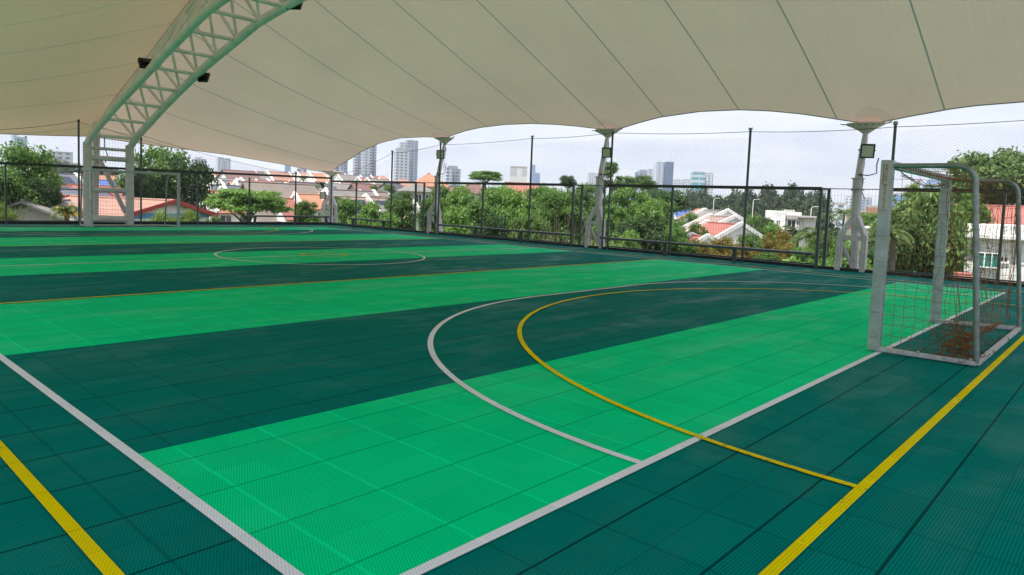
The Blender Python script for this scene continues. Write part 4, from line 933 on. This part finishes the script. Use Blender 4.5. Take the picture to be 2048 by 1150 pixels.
tower('slim blue spire tower right of the tall middle net pole', 1900, [(1064, 1071, 330, 'f_blue', 'spire', 0, .9), (1062, 1080, 347, 'f_blue', 'shaft', 4, .7)], 10)
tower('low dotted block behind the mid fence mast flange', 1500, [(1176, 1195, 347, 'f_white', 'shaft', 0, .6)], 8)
tower('row of blue white blocks left of the two tall towers', 1200, [(1270, 1280, 345, 'f_blue', 'shaft', 6, .8), (1276, 1294, 341, 'f_grey', 'shaft', 0, .8), (1291, 1309, 340, 'f_stripe', 'shaft', 4, .8)], 24)
tower('pair of tall towers with shaded blue right side dominating the mid skyline', 1150, [(1308, 1328, 326, 'f_stripe', 'shaft', 0, .8), (1326, 1347, 325, 'f_shaded', 'shaft', 6, .9)], 30)
tower('low pale apartment row right of the two tall towers', 1500, [(1344, 1366, 361, 'f_white', 'shaft', 0, .4), (1366, 1383, 360, 'f_white', 'shaft', 6, .4)], 8)
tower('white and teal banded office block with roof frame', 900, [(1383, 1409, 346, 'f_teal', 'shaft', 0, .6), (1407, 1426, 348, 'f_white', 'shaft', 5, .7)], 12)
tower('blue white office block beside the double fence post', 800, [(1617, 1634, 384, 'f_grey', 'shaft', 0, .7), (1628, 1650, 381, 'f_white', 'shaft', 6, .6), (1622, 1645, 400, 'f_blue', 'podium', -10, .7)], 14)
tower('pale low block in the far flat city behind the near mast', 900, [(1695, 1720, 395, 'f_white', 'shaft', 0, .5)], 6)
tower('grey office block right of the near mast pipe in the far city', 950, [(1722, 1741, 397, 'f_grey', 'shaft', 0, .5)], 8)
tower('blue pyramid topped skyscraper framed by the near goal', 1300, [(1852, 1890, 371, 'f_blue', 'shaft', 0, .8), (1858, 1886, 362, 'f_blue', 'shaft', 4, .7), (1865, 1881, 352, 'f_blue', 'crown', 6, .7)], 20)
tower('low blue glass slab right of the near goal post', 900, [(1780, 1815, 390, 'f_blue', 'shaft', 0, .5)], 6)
FARC = 'low buildings of the far flat city'
for (p0, p1, yt, m_, lab) in ((1655, 1690, 410, 'f_white', 'low white warehouse right of the double fence post in the far city'), (1690, 1715, 417, 'wall_orange', 'low ochre hall left of the near mast pipe in the far city'), (1735, 1760, 415, 'r_orange', 'low orange roofed hall right of the near mast in the far city'), (1760, 1790, 421, 'wall_white', 'low white hall behind the near goal post in the far city'), (1700, 1730, 424, 'r_red', 'low red roofed hall behind the near mast in the far city'), (1786, 1806, 418, 'f_white', 'thin pale block between goal post and broad leaved tree')):
    tower(lab, 420, [(p0, p1, yt, m_, 'hall', 0, .6)], 6, FARC, 'low_building', 'building')
AP = 'red roofed white apartment blocks on the far left ridge'
for (p0, p1, yt, d, lab) in ((62, 92, 318, 520, 'white apartment block with red roof nearest the big left tree'), (88, 112, 316, 540, 'white apartment block with red roof in the middle of the left ridge'), (110, 130, 322, 560, 'lower red roofed apartment block left of the dark net pole'), (140, 158, 331, 430, 'red roofed block touching the dark net pole'), (188, 203, 330, 430, 'red roofed apartment block seen through the truss legs')):
    t = tower(lab, d, [(p0, p1, yt, 'f_white', 'shaft', 0, .6)], 18, AP, 'apartment_block', 'apartments')
    wd = (p1-p0)*d/F; v = Matrix.Rotation(-t.rotation_euler.z, 3, 'Z') @ (at((p0+p1)/2, yt, d)-t.location)
    r = MB(); a = wd*.5; bq = wd*.34; h = wd*.13; r.add([(v.x-a, v.y-bq, v.z+.3), (v.x+a, v.y-bq, v.z+.3), (v.x+a, v.y+bq, v.z+.3), (v.x-a, v.y+bq, v.z+.3), (v.x-a*.6, v.y, v.z+h), (v.x+a*.6, v.y, v.z+h)], [(0, 1, 5, 4), (1, 2, 5), (2, 3, 4, 5), (3, 0, 4), (3, 2, 1, 0)]); r.obj('roof', M['r_orange'], t)
for (p0, p1, yt, lab) in ((56, 68, 308, 'pale mushroom topped block above the left apartment roofs'), (92, 112, 306, 'pale domed block on the left skyline'), (114, 140, 307, 'pale arched roofline on the skyline left of the net pole'), (594, 612, 340, 'white block with small windows below the canopy left of the corner mast')):
    tower(lab, 640, [(p0, p1, yt, 'f_white', 'shaft', 0, .5)], 8, 'pale blocks on the skyline', 'apartment_block', 'apartments')
# street lamps
for (p, yt, d, lab) in ((1428, 397, 150, 'white street lamp standing over the orange roofed red house'), (1507, 399, 150, 'white street lamp between the stepped villas and the modern villa'), (1623, 414, 120, 'white street lamp right of the modern white villa'), (1362, 402, 150, 'white street lamp above the blue roofed house')):
    P = at(p, yt, d); gz = terrain(P.x, P.y); t = thing('street_lamp', lab, 'street lamp', (P.x, P.y, gz), face_frame(P), 'street lamps in the right valley'); h = P.z-gz
    b = MB(); b.tube([(0, 0, 0), (0, 0, h-.3), (.12, 0, h), (.7, 0, h+.1)], [.08, .06, .045, .035], 8); b.obj('pole', M['trim'], t); b = MB(); b.box((.65, -.12, h+.05), (1.15, .12, h+.14)); b.obj('lamp_head', M['trim'], t)

# ================================================================== VEGETATION
def leaf_mat(name, c1, c2, c3, tr_=.45):
    m = bpy.data.materials.new(name); m.use_nodes = True; t = m.node_tree; t.nodes.clear()
    g_ = N(t, 'ShaderNodeNewGeometry'); r = N(t, 'ShaderNodeValToRGB'); LK(t, g_.outputs['Random Per Island'], r.inputs[0])
    e = r.color_ramp.elements; e[0].color = (*c1, 1); e[1].color = (*c3, 1); k = e.new(.5); k.color = (*c2, 1)
    oi = N(t, 'ShaderNodeObjectInfo'); mr = N(t, 'ShaderNodeMapRange', ins={1: 0, 2: 1, 3: .75, 4: 1.3}); LK(t, oi.outputs['Random'], mr.inputs[0])
    s = N(t, 'ShaderNodeVectorMath', operation='SCALE'); LK(t, r.outputs[0], s.inputs[0]); LK(t, mr.outputs[0], s.inputs['Scale'])
    d = N(t, 'ShaderNodeBsdfPrincipled', ins={'Roughness': .5, 'Specular IOR Level': .35}); LK(t, s.outputs[0], d.inputs['Base Color']); q = N(t, 'ShaderNodeBsdfTranslucent'); LK(t, s.outputs[0], q.inputs[0])
    mi = N(t, 'ShaderNodeMixShader', ins={0: tr_}); LK(t, d.outputs[0], mi.inputs[1]); LK(t, q.outputs[0], mi.inputs[2]); o = N(t, 'ShaderNodeOutputMaterial'); LK(t, mi.outputs[0], o.inputs[0]); return m
LM = {'green': leaf_mat('leaf_green', (0.072, 0.152, 0.030), (0.097, 0.193, 0.037), (0.156, 0.277, 0.055)), 'dark': leaf_mat('leaf_dark', (0.041, 0.091, 0.029), (0.055, 0.114, 0.035), (0.086, 0.155, 0.044)),
      'bright': leaf_mat('leaf_bright', (0.109, 0.175, 0.026), (0.140, 0.220, 0.030), (0.188, 0.268, 0.042)), 'yellow': leaf_mat('leaf_yellow', (.10, .12, .02), (.20, .17, .03), (.27, .15, .03)),
      'far': leaf_mat('leaf_far', (0.046, 0.079, 0.036), (0.055, 0.092, 0.041), (0.074, 0.113, 0.048)), 'palm': leaf_mat('leaf_palm', (.05, .09, .025), (.10, .16, .04), (.17, .22, .07)),
      'reed': leaf_mat('leaf_reed', (.20, .19, .10), (.34, .28, .19), (.40, .30, .24)), 'broad': leaf_mat('leaf_broad', (0.083, 0.151, 0.040), (0.110, 0.187, 0.048), (0.196, 0.287, 0.086)), 'feather': leaf_mat('leaf_feather', (0.107, 0.212, 0.038), (0.134, 0.260, 0.046), (0.191, 0.332, 0.066))}
M['bark'] = mat('bark', (.14, .11, .085), .9, noise=.3, nscale=5)
M['fruit'] = mat('palm_fruit', (.60, .26, .02), .6)
def crown_mesh(name, m, seed, nblob, nleaf, ls, shape='round', aspect=1.7, gap=.5):
    """unit crown: x, y in -1..1, z in 0..1, thousands of separate leaf faces gathered in clumps"""
    g_ = np.random.default_rng(seed); C_ = []; Rr = []
    while len(C_) < nblob:
        p = g_.uniform(-1, 1, 3); h = (p[2]+1)/2
        if shape == 'round': ok = p[0]**2+p[1]**2+(p[2])**2 < .80
        elif shape == 'umbrella': ok = (p[0]**2+p[1]**2)/(.95*(1-.55*max(0, h-.5)*2)+.05) < .80 and h > .35+.25*(1-math.hypot(p[0], p[1]))
        elif shape == 'tall': ok = (p[0]**2+p[1]**2) < .7*(1-abs(h-.45)**1.5*1.3)
        else: ok = (p[0]**2+p[1]**2) < .85*(1-h*.75)
        if ok: C_.append((p[0]*.86, p[1]*.86, .08+h*.84)); Rr.append(g_.uniform(.16, .34)*(1.0 if shape != 'tall' else .8))
    C_ = np.array(C_); Rr = np.array(Rr); w_ = Rr**2; idx = g_.choice(nblob, nleaf, p=w_/w_.sum())
    dirs = g_.normal(size=(nleaf, 3)); dirs /= np.linalg.norm(dirs, axis=1)[:, None]; dirs[:, 2] = np.where(g_.random(nleaf) < .62, np.abs(dirs[:, 2]), dirs[:, 2])
    rad_ = Rr[idx]*(g_.random(nleaf)**.45)*(1+.18*g_.normal(size=nleaf)); sc_ = np.array([1, 1, .62 if shape != 'umbrella' else .34])
    pos = C_[idx]+dirs*rad_[:, None]*sc_
    nrm = dirs*.7+g_.normal(size=(nleaf, 3))*.55+np.array([0, 0, .55]); nrm /= np.linalg.norm(nrm, axis=1)[:, None]
    t1 = np.cross(nrm, g_.normal(size=(nleaf, 3))); t1 /= np.linalg.norm(t1, axis=1)[:, None]; t2 = np.cross(nrm, t1)
    s_ = ls*g_.uniform(.6, 1.35, nleaf)[:, None]; a = t1*s_*aspect*.5; b = t2*s_*.5
    V = np.stack([pos-a, pos+b-.1*a, pos+a, pos-b-.1*a], 1).reshape(-1, 3); Fc = np.arange(nleaf*4).reshape(-1, 4)
    me = bpy.data.meshes.new(name); me.from_pydata(V.tolist(), [], Fc.tolist()); me.materials.append(m); me.update(); return me
def trunk_mesh(seed, low=-.9, spread=.55, n=7):
    g_ = random.Random(seed); b = MB(); b.tube([(0, 0, low), (.03, .02, low*.4), (.0, .04, .12), (.02, 0, .45)], [.085, .065, .05, .03], 9)
    for k in range(n):
        a = 6.283*k/n+g_.uniform(-.3, .3); r_ = spread*g_.uniform(.6, 1.1); z0 = g_.uniform(-.15, .15); z1 = g_.uniform(.3, .75)
        b.tube([(0, .03, z0), (r_*.45*math.cos(a), r_*.45*math.sin(a), z0+(z1-z0)*.6), (r_*math.cos(a), r_*math.sin(a), z1)], [.04, .026, .01], 6)
    return b.mesh('trunk', M['bark'])
SPEC = {'broad': ('broad', 11, 46, 18000, 0.042, 'round'), 'green': ('green', 12, 52, 16000, 0.036, 'round'), 'green2': ('green', 13, 44, 14000, 0.038, 'tall'), 'dark': ('dark', 14, 52, 16000, 0.036, 'round'), 'bright': ('bright', 15, 40, 12000, 0.034, 'dome'),
        'umbrella': ('feather', 16, 70, 16000, 0.032, 'umbrella'), 'yellow': ('yellow', 17, 40, 13000, 0.038, 'dome'), 'far': ('far', 18, 46, 5200, 0.070, 'round'), 'feather': ('feather', 19, 60, 15000, 0.034, 'dome'), 'loose': ('green', 20, 20, 6500, 0.042, 'tall'), 'bush': ('green', 21, 44, 15000, 0.036, 'dome'), 'darkbush': ('dark', 22, 44, 15000, 0.036, 'dome')}
CM = {k: crown_mesh('crown_'+k, LM[v[0]], *v[1:5], shape=v[5], aspect=3.2 if k in ('feather', 'umbrella') else 1.8) for k, v in SPEC.items()}
TM = [trunk_mesh(i) for i in range(3)]
def tree(kind, cx, yt, wpx, d, label, yb=None, group=None, name='tree', cat='tree', depth=1.0):
    """photo column, row of the top, crown width in photo pixels, distance, row of the crown's foot"""
    P = at(cx, yt, d); s = d/F; rw = wpx*s/2; gz = terrain(P.x, P.y); zt = P.z
    wide = 1.28 if 640 < cx < 1720 and d < 100 else 1.08; rw *= wide
    zb = max(gz+.15, at(cx, yb, d).z) if yb else max(gz+.15, zt-2.3*rw)
    dome = SPEC[kind][5] == 'dome'
    if dome: zb = max(gz+.1, zt-1.7*rw)
    h = max(.8, zt-zb); t = thing(name, label, cat, (P.x, P.y, gz), random.Random(cx*7+yt).uniform(0, 6.28), group)
    o = bpy.data.objects.new('crown', CM[kind]); col.objects.link(o); o.parent = t; o.location = (0, 0, zb-gz); o.scale = (rw, rw*depth, h)
    q_ = 1
    while dome and zb-(q_-1)*1.1*rw > gz+.8 and q_ < 4:    # foliage goes on down the slope
        o2 = bpy.data.objects.new('crown', CM[kind]); col.objects.link(o2); o2.parent = t; o2.location = (.35*rw*math.cos(q_*2.4), .35*rw*math.sin(q_*2.4), zb-gz-q_*1.1*rw); o2.rotation_euler.z = q_*1.9; o2.scale = (rw*1.18, rw*1.18, h*1.05); q_ += 1
    k = bpy.data.objects.new('trunk', TM[(cx+yt) % 3]); col.objects.link(k); k.parent = t; k.location = (0, 0, zb-gz); hs = max(h, .3)
    k.scale = (min(rw, 3.5), min(rw, 3.5), hs); 
    low = (zb-gz+.3)/hs
    if low > .9:                               # long bole down to the ground
        b = MB(); b.tube([(0, 0, -.3), (.05*rw, 0, (zb-gz)*.5), (0, 0, zb-gz)], [.09*min(rw, 3.5), .075*min(rw, 3.5), .06*min(rw, 3.5)], 9); b.obj('bole', M['bark'], t)
    return t
def palm(cx, yt, wpx, d, label, fruit=False, n=16, seed=1, droop=1.0, group='palms', m='palm'):
    P = at(cx, yt, d); s = d/F; L = wpx*s*.58; gz = terrain(P.x, P.y); H = P.z-gz-L*.45; g_ = random.Random(seed)
    t = thing('palm_tree', label, 'palm', (P.x, P.y, gz), g_.uniform(0, 6), group)
    b = MB(); b.tube([(0, 0, -.2), (.15, .1, H*.5), (0, 0, H)], [.20, .15, .12], 9); b.obj('trunk', M['bark'], t)
    for k in range(n):
        a = 6.283*k/n+g_.uniform(-.25, .25); up = g_.uniform(.15, 1.15); b = MB(); pr = []
        for i in range(15):
            u = i/14; x = L*u*math.cos(up)**.5*(.9); z = H+L*(math.sin(up)*u*.95-droop*.85*u*u*(.5+.5*math.cos(up)))
            pr.append(Vector((x*math.cos(a), x*math.sin(a), z)))
        b.tube(pr, [.022*L*(1-.8*i/14)/2+.004 for i in range(15)], 4)
        sd_ = Vector((-math.sin(a), math.cos(a), 0))
        for i in range(1, 29):
            u = i/28*13.9; j = int(u); p = pr[j].lerp(pr[min(14, j+1)], u-j); ll = L*.30*(math.sin(math.pi*min(1, .12+i/28*.86))**.7)
            tg = (pr[min(14, j+1)]-pr[max(0, j-1)]).normalized()
            for sg_ in (-1, 1):
                q = p+sd_*(sg_*ll*.8)+tg*(ll*.5)+Vector((0, 0, -ll*g_.uniform(.25, .6))); wv = tg*(.012*L+.012); b.add([p-wv, p+wv, q], [(0, 1, 2)])
        b.obj('frond', LM[m], t)
    if fruit:
        b = MB()
        for k in range(34): b.ball((g_.gauss(0, .22), g_.gauss(0, .22), H-.12+g_.gauss(0, .16)), .10, 6)
        b.obj('fruit_bunch', M['fruit'], t)
    return t
def reeds(cx, yb, wpx, d, hgt, label, seed=1, n=260, m='reed'):
    P = at(cx, yb, d); gz = terrain(P.x, P.y); W = wpx*d/F; g_ = random.Random(seed); rz = face_frame(P); t = thing('reed_clump', label, 'reeds', (P.x, P.y, gz), rz, 'pale reed clumps beyond the fence'); b = MB(); H0 = P.z-gz
    for k in range(n):
        x = g_.gauss(0, .24)*W; y = g_.gauss(0, .25)*W; h = H0*g_.uniform(.55, 1.12)*(1-.35*abs(x)/(W*.6)); lx = x*.55+g_.gauss(0, .3); ly = g_.gauss(0, .35)+y*.4; wv = .018
        p0 = Vector((x*.5, y*.5, 0)); p1 = Vector((x*.75+lx*.25, y*.75, h*.6)); lx *= 1.9; p2 = Vector((x+lx, y+ly, h)); sdv = Vector((.010, 0, 0))
        b.add([p0-sdv, p0+sdv, p1+sdv, p1-sdv, p2+sdv*.4, p2-sdv*.4], [(0, 1, 2, 3), (3, 2, 4, 5)])
    b.obj('stems', LM[m], t)
    b = MB()
    for k in range(n*2):
        x = g_.gauss(0, .30)*W; y = g_.gauss(0, .28)*W; z = H0*g_.uniform(.25, .9); a = g_.uniform(0, 6.28); l_ = g_.uniform(.5, 1.1); p = Vector((x, y, z)); q = p+Vector((math.cos(a)*l_*.7, math.sin(a)*l_*.7, l_*g_.uniform(-.2, .6))); sdv = Vector((-math.sin(a), math.cos(a), 0))*.022
        b.add([p-sdv, p+sdv, q], [(0, 1, 2)])
    b.obj('blades', LM['feather'], t); return t
T = tree
# left
T('green', 22, 286, 150, 58, 'big leafy tree filling the left edge beyond the far fence', 452)
T('dark', 70, 352, 80, 57, 'dark lower tree hanging over the grey shed', 448)
T('bright', 6, 408, 60, 50, 'light green shrub at the foot of the left edge tree')
T('green', 318, 291, 135, 84, 'tall banyan like tree behind the right truss leg', 440)
T('dark', 372, 318, 112, 82, 'dense dark right half of the leafy mass right of the truss', 446)
T('dark', 280, 330, 70, 80, 'dark tree filling the gap behind the truss legs', 420)
T('umbrella', 496, 378, 152, 66, 'wide umbrella crowned tree under the brown roofs left of the bench', 452)
T('bright', 318, 425, 78, 46, 'bright yellow green bush left half below the hall gable')
T('bright', 372, 422, 66, 45, 'bright yellow green bush right behind the far goal post')
T('green', 425, 432, 40, 50, 'small green shrub between goal and umbrella tree')
T('far', 118, 322, 62, 330, 'hazy round hill tree below the left apartment blocks')
T('far', 92, 336, 60, 300, 'hazy hill tree line right of the big left tree', group=None)
T('far', 160, 336, 60, 260, 'hazy hill tree beside the dark net pole')
T('far', 215, 333, 50, 260, 'hazy hill tree seen between the truss legs')
T('green', 124, 366, 20, 118, 'tiny round garden tree before the white solar house')
palm(134, 402, 62, 50, 'coconut palm with orange fruit beside the dark net pole', True, 18, 3)
palm(529, 363, 26, 165, 'small hill palm between orange houses', False, 12, 4)
T('far', 569, 368, 30, 150, 'grey green garden tree above the largest brown roof')
palm(606, 352, 24, 190, 'tiny palm tops behind the terraces near the corner mast', False, 10, 5)
palm(630, 366, 34, 120, 'feathery pale palm left of the corner mast pipe', False, 12, 6)
palm(674, 388, 34, 70, 'yellowish palm right of the corner mast floodlights', False, 12, 8)
T('far', 741, 349, 26, 300, 'dark garden tree on the skyline between twin shaft tower and pole')
T('loose', 768, 370, 66, 110, 'open branched tree in front of the white gabled house', 402)
T('bush', 612, 402, 60, 52, 'round hedge bush left of the corner mast legs')
T('bush', 690, 398, 90, 48, 'green hedge bush right of the corner mast')
T('feather', 733, 404, 86, 45, 'feathery hedge bush behind the short corner bench')
T('bush', 795, 398, 90, 44, 'hedge bush left of the second mast return panel')
T('dark', 806, 382, 62, 62, 'dark rounded tree above the hedge left of the second mast', 430)
T('feather', 770, 425, 80, 38, 'low light green shrub behind the net pole nearest the corner')
T('feather', 660, 425, 60, 42, 'low light shrub between corner mast and short bench')
# middle
T('feather', 905, 374, 130, 52, 'light green feathery tree right of the second mast', 470)
T('green', 975, 378, 120, 48, 'mid green tree below the umbrella tree', 480)
T('feather', 1040, 384, 120, 44, 'pale bamboo like tree left of the tall middle pole', 490)
T('green', 1110, 378, 120, 50, 'dense green tree below the round skyline tree', 480)
T('dark', 1150, 380, 90, 54, 'dark green tree behind the mid fence return panel', 470)
T('bush', 868, 395, 70, 42, 'green bush behind the legs of the second mast')
T('feather', 925, 418, 110, 38, 'feathery bush low behind the left part of the long bench')
T('dark', 985, 425, 100, 36, 'darker bush behind the middle of the long bench')
T('bush', 1060, 432, 100, 34, 'bush just left of the pale reeds')
T('umbrella', 970, 342, 80, 118, 'bright umbrella tree on the skyline left of the billboard block', 372)
T('dark', 1137, 350, 32, 78, 'small dark round tree on the skyline left of the mid mast', 378)
reeds(1128, 432, 130, 31, 4, 'tall pale reed clump left of the mid fence mast', 2)
reeds(1205, 452, 100, 27, 4, 'pale reed clump around the legs of the mid fence mast', 3, 200)
reeds(1060, 455, 80, 30, 4, 'thin pale reed clump behind the tall middle pole', 4, 140)
T('loose', 1226, 326, 66, 95, 'tall thin crowned tree right of the mid mast pole', 385)
T('green', 1250, 352, 46, 98, 'middle skyline tree left of the row of blue white blocks', 390)
T('green', 1288, 350, 52, 105, 'round skyline tree in front of the blue white blocks', 385)
T('green', 1190, 368, 90, 62, 'green tree behind the mid mast flange', 440)
T('far', 1312, 370, 60, 130, 'grey green tree below the two tall towers')
T('bush', 1265, 376, 100, 60, 'leafy tree right of the mid mast under the top rail', 440)
T('dark', 1335, 378, 90, 75, 'dark tree left of the fence post before the valley', 430)
T('feather', 1285, 402, 130, 42, 'light feathery tree above the left end of the right bench', 480)
T('darkbush', 1290, 425, 118, 36, 'dark layered bush behind the left part of the right bench')
T('bush', 1225, 410, 70, 38, 'green bush right beside the mid fence mast')
T('feather', 1250, 462, 90, 31, 'low light shrub under the left end of the right bench')
T('bush', 1340, 455, 70, 36, 'green bush left of the yellow shrubs')
for i, (cx, yt, wp, d) in enumerate(((1330, 384, 64, 250), (1372, 378, 66, 262), (1416, 376, 66, 255), (1462, 378, 66, 265), (1506, 378, 66, 250), (1548, 370, 76, 258), (1592, 368, 76, 262), (1630, 380, 60, 255), (1395, 398, 70, 190), (1440, 400, 70, 185), (1485, 398, 70, 192), (1530, 400, 70, 188), (1575, 400, 74, 190), (1622, 404, 70, 186), (1352, 402, 66, 188))):
    T('far', cx, yt, wp, d, 'hazy dark tree in the wood behind the white villas', group='trees of the far wood', depth=1.0)
T('green', 1376, 424, 44, 95, 'dark round tree between blue roof and stepped villas')
T('green', 1512, 430, 44, 88, 'round tree between the stepped villas and modern villa')
T('dark', 1532, 433, 30, 86, 'small dark tree touching the left wall of the modern villa')
T('green', 1350, 440, 60, 70, 'green tree right of the fence post below the blue roof')
T('green', 1398, 445, 40, 78, 'small tree at the left corner of the red roofed villa')
T('feather', 1555, 448, 70, 70, 'light green tree below the modern white villa')
T('yellow', 1405, 480, 66, 41, 'yellow orange shrub below the small porch roof')
T('yellow', 1452, 474, 72, 44, 'orange leaved shrub below the red roofed villa')
T('bush', 1492, 468, 70, 48, 'green shrub between two orange leaved shrubs')
T('yellow', 1553, 460, 66, 50, 'large yellow green shrub right of the stepped villas', 505)
T('yellow', 1568, 486, 48, 40, 'small orange shrub above the right end of the bench')
T('yellow', 1500, 490, 60, 38, 'low orange shrub behind the bench middle')
T('bush', 1370, 482, 60, 38, 'low green shrub left of the orange shrubs')
T('bush', 1610, 495, 70, 37, 'low green shrub left of the double fence post')
T('bush', 1530, 505, 70, 36, 'low dark green shrub under the bench right half')
T('feather', 880, 372, 70, 66, 'pale green tree right behind the second mast pole', 450)
T('feather', 1010, 372, 90, 64, 'light green tree below the billboard block', 450)
T('bush', 1085, 372, 80, 62, 'mid green tree right of the tall middle pole', 450)
T('feather', 1165, 392, 80, 58, 'soft green tree left of the mid mast fork', 470)
T('bush', 1320, 400, 80, 55, 'soft green tree left of the valley opening', 470)
palm(1598, 444, 84, 58, 'feathery grey green palm left of the double fence post', False, 18, 11)
palm(1624, 452, 74, 54, 'second palm crossing the double fence post', False, 16, 12)
palm(1690, 412, 52, 95, 'distant palm left of the near mast pipe', False, 14, 13)
palm(1660, 422, 44, 110, 'distant palm between fence post and near mast', False, 12, 14)
T('far', 1665, 440, 60, 90, 'grey green tree behind the near mast legs')
T('green', 1745, 425, 54, 82, 'dark tree right of the near mast above the white house', 465)
T('bush', 1650, 470, 70, 44, 'green shrub right of the double fence post')
T('feather', 1700, 485, 80, 36, 'light shrub between the legs of the near mast')
T('darkbush', 1745, 490, 60, 40, 'dark shrub beside the near goal post')
# right
T('broad', 1842, 378, 160, 44, 'large broad leaved tree framed by the near goal', 590)
T('broad', 1800, 415, 110, 42, 'broad leaved lower crown left inside the near goal', 590)
T('broad', 1886, 400, 80, 43, 'broad leaved crown touching the white right building', 590)
T('bright', 1832, 368, 44, 60, 'bright young treetop above the broad leaved tree', 400)
T('broad', 2000, 296, 180, 78, 'tall spreading tree above the crimson roof at the right', 450)
T('green', 1950, 345, 110, 86, 'lower leafy tree between broad leaved tree and crimson roof', 450)
T('broad', 2070, 310, 120, 82, 'tall tree cut by the right edge of the picture', 420)
T('feather', 1945, 384, 60, 62, 'light feathery tree behind the crimson roof', 420)
palm(1790, 446, 74, 36, 'drooping coconut palm right of the near goal post', False, 16, 15, 1.25)

# one tangled thicket filling the slope below the deck
def thicket():
    g_ = np.random.default_rng(77); n = 42000; px_ = g_.uniform(640, 1740, n); d_ = g_.uniform(27, 62, n); V = np.zeros((n*4, 3)); k = 0
    ph = g_.uniform(0, 6.28, 8)
    for i in range(n):
        a = az(px_[i]); x, y = CAM.x+d_[i]*math.cos(a), CAM.y+d_[i]*math.sin(a)
        hgt = -1.75-.035*(d_[i]-27)+.55*math.sin(x*.75+ph[0])+.5*math.sin(y*.62+ph[1])+.35*math.sin((x+y)*1.6+ph[2])+.3*math.sin((x-y)*1.9+ph[3])
        z = hgt-abs(g_.normal(0, .45)); nv = np.array([0, 0, .6])+g_.normal(size=3)*.6; nv /= np.linalg.norm(nv); t1 = np.cross(nv, g_.normal(size=3)); t1 /= np.linalg.norm(t1); t2 = np.cross(nv, t1); s_ = g_.uniform(.13, .30)
        p = np.array([x, y, z]); V[k:k+4] = (p-t1*s_*.9, p+t2*s_*.45, p+t1*s_*.9, p-t2*s_*.45); k += 4
    me = bpy.data.meshes.new('thicket'); me.from_pydata(V.tolist(), [], np.arange(n*4).reshape(-1, 4).tolist()); me.materials.append(LM['feather']); me.update()
    o = bpy.data.objects.new('thicket', me); col.objects.link(o); tag(o, 'dense green thicket covering the slope beyond the right fence', 'thicket', None, 'stuff')
thicket()
# ---- humid air
hz = MB(); hz.box((-2600, -2600, -16), (2600, 2600, 190)); 
hm = bpy.data.materials.new('humid_air'); hm.use_nodes = True; t_ = hm.node_tree; t_.nodes.clear()
pv = N(t_, 'ShaderNodeVolumePrincipled', ins={'Density': .00024, 'Anisotropy': .2}); pv.inputs['Color'].default_value = (.82, .90, 1, 1)
ov_ = N(t_, 'ShaderNodeOutputMaterial'); LK(t_, pv.outputs[0], ov_.inputs['Volume'])
o = hz.obj('haze', hm); o['kind'] = 'stuff'
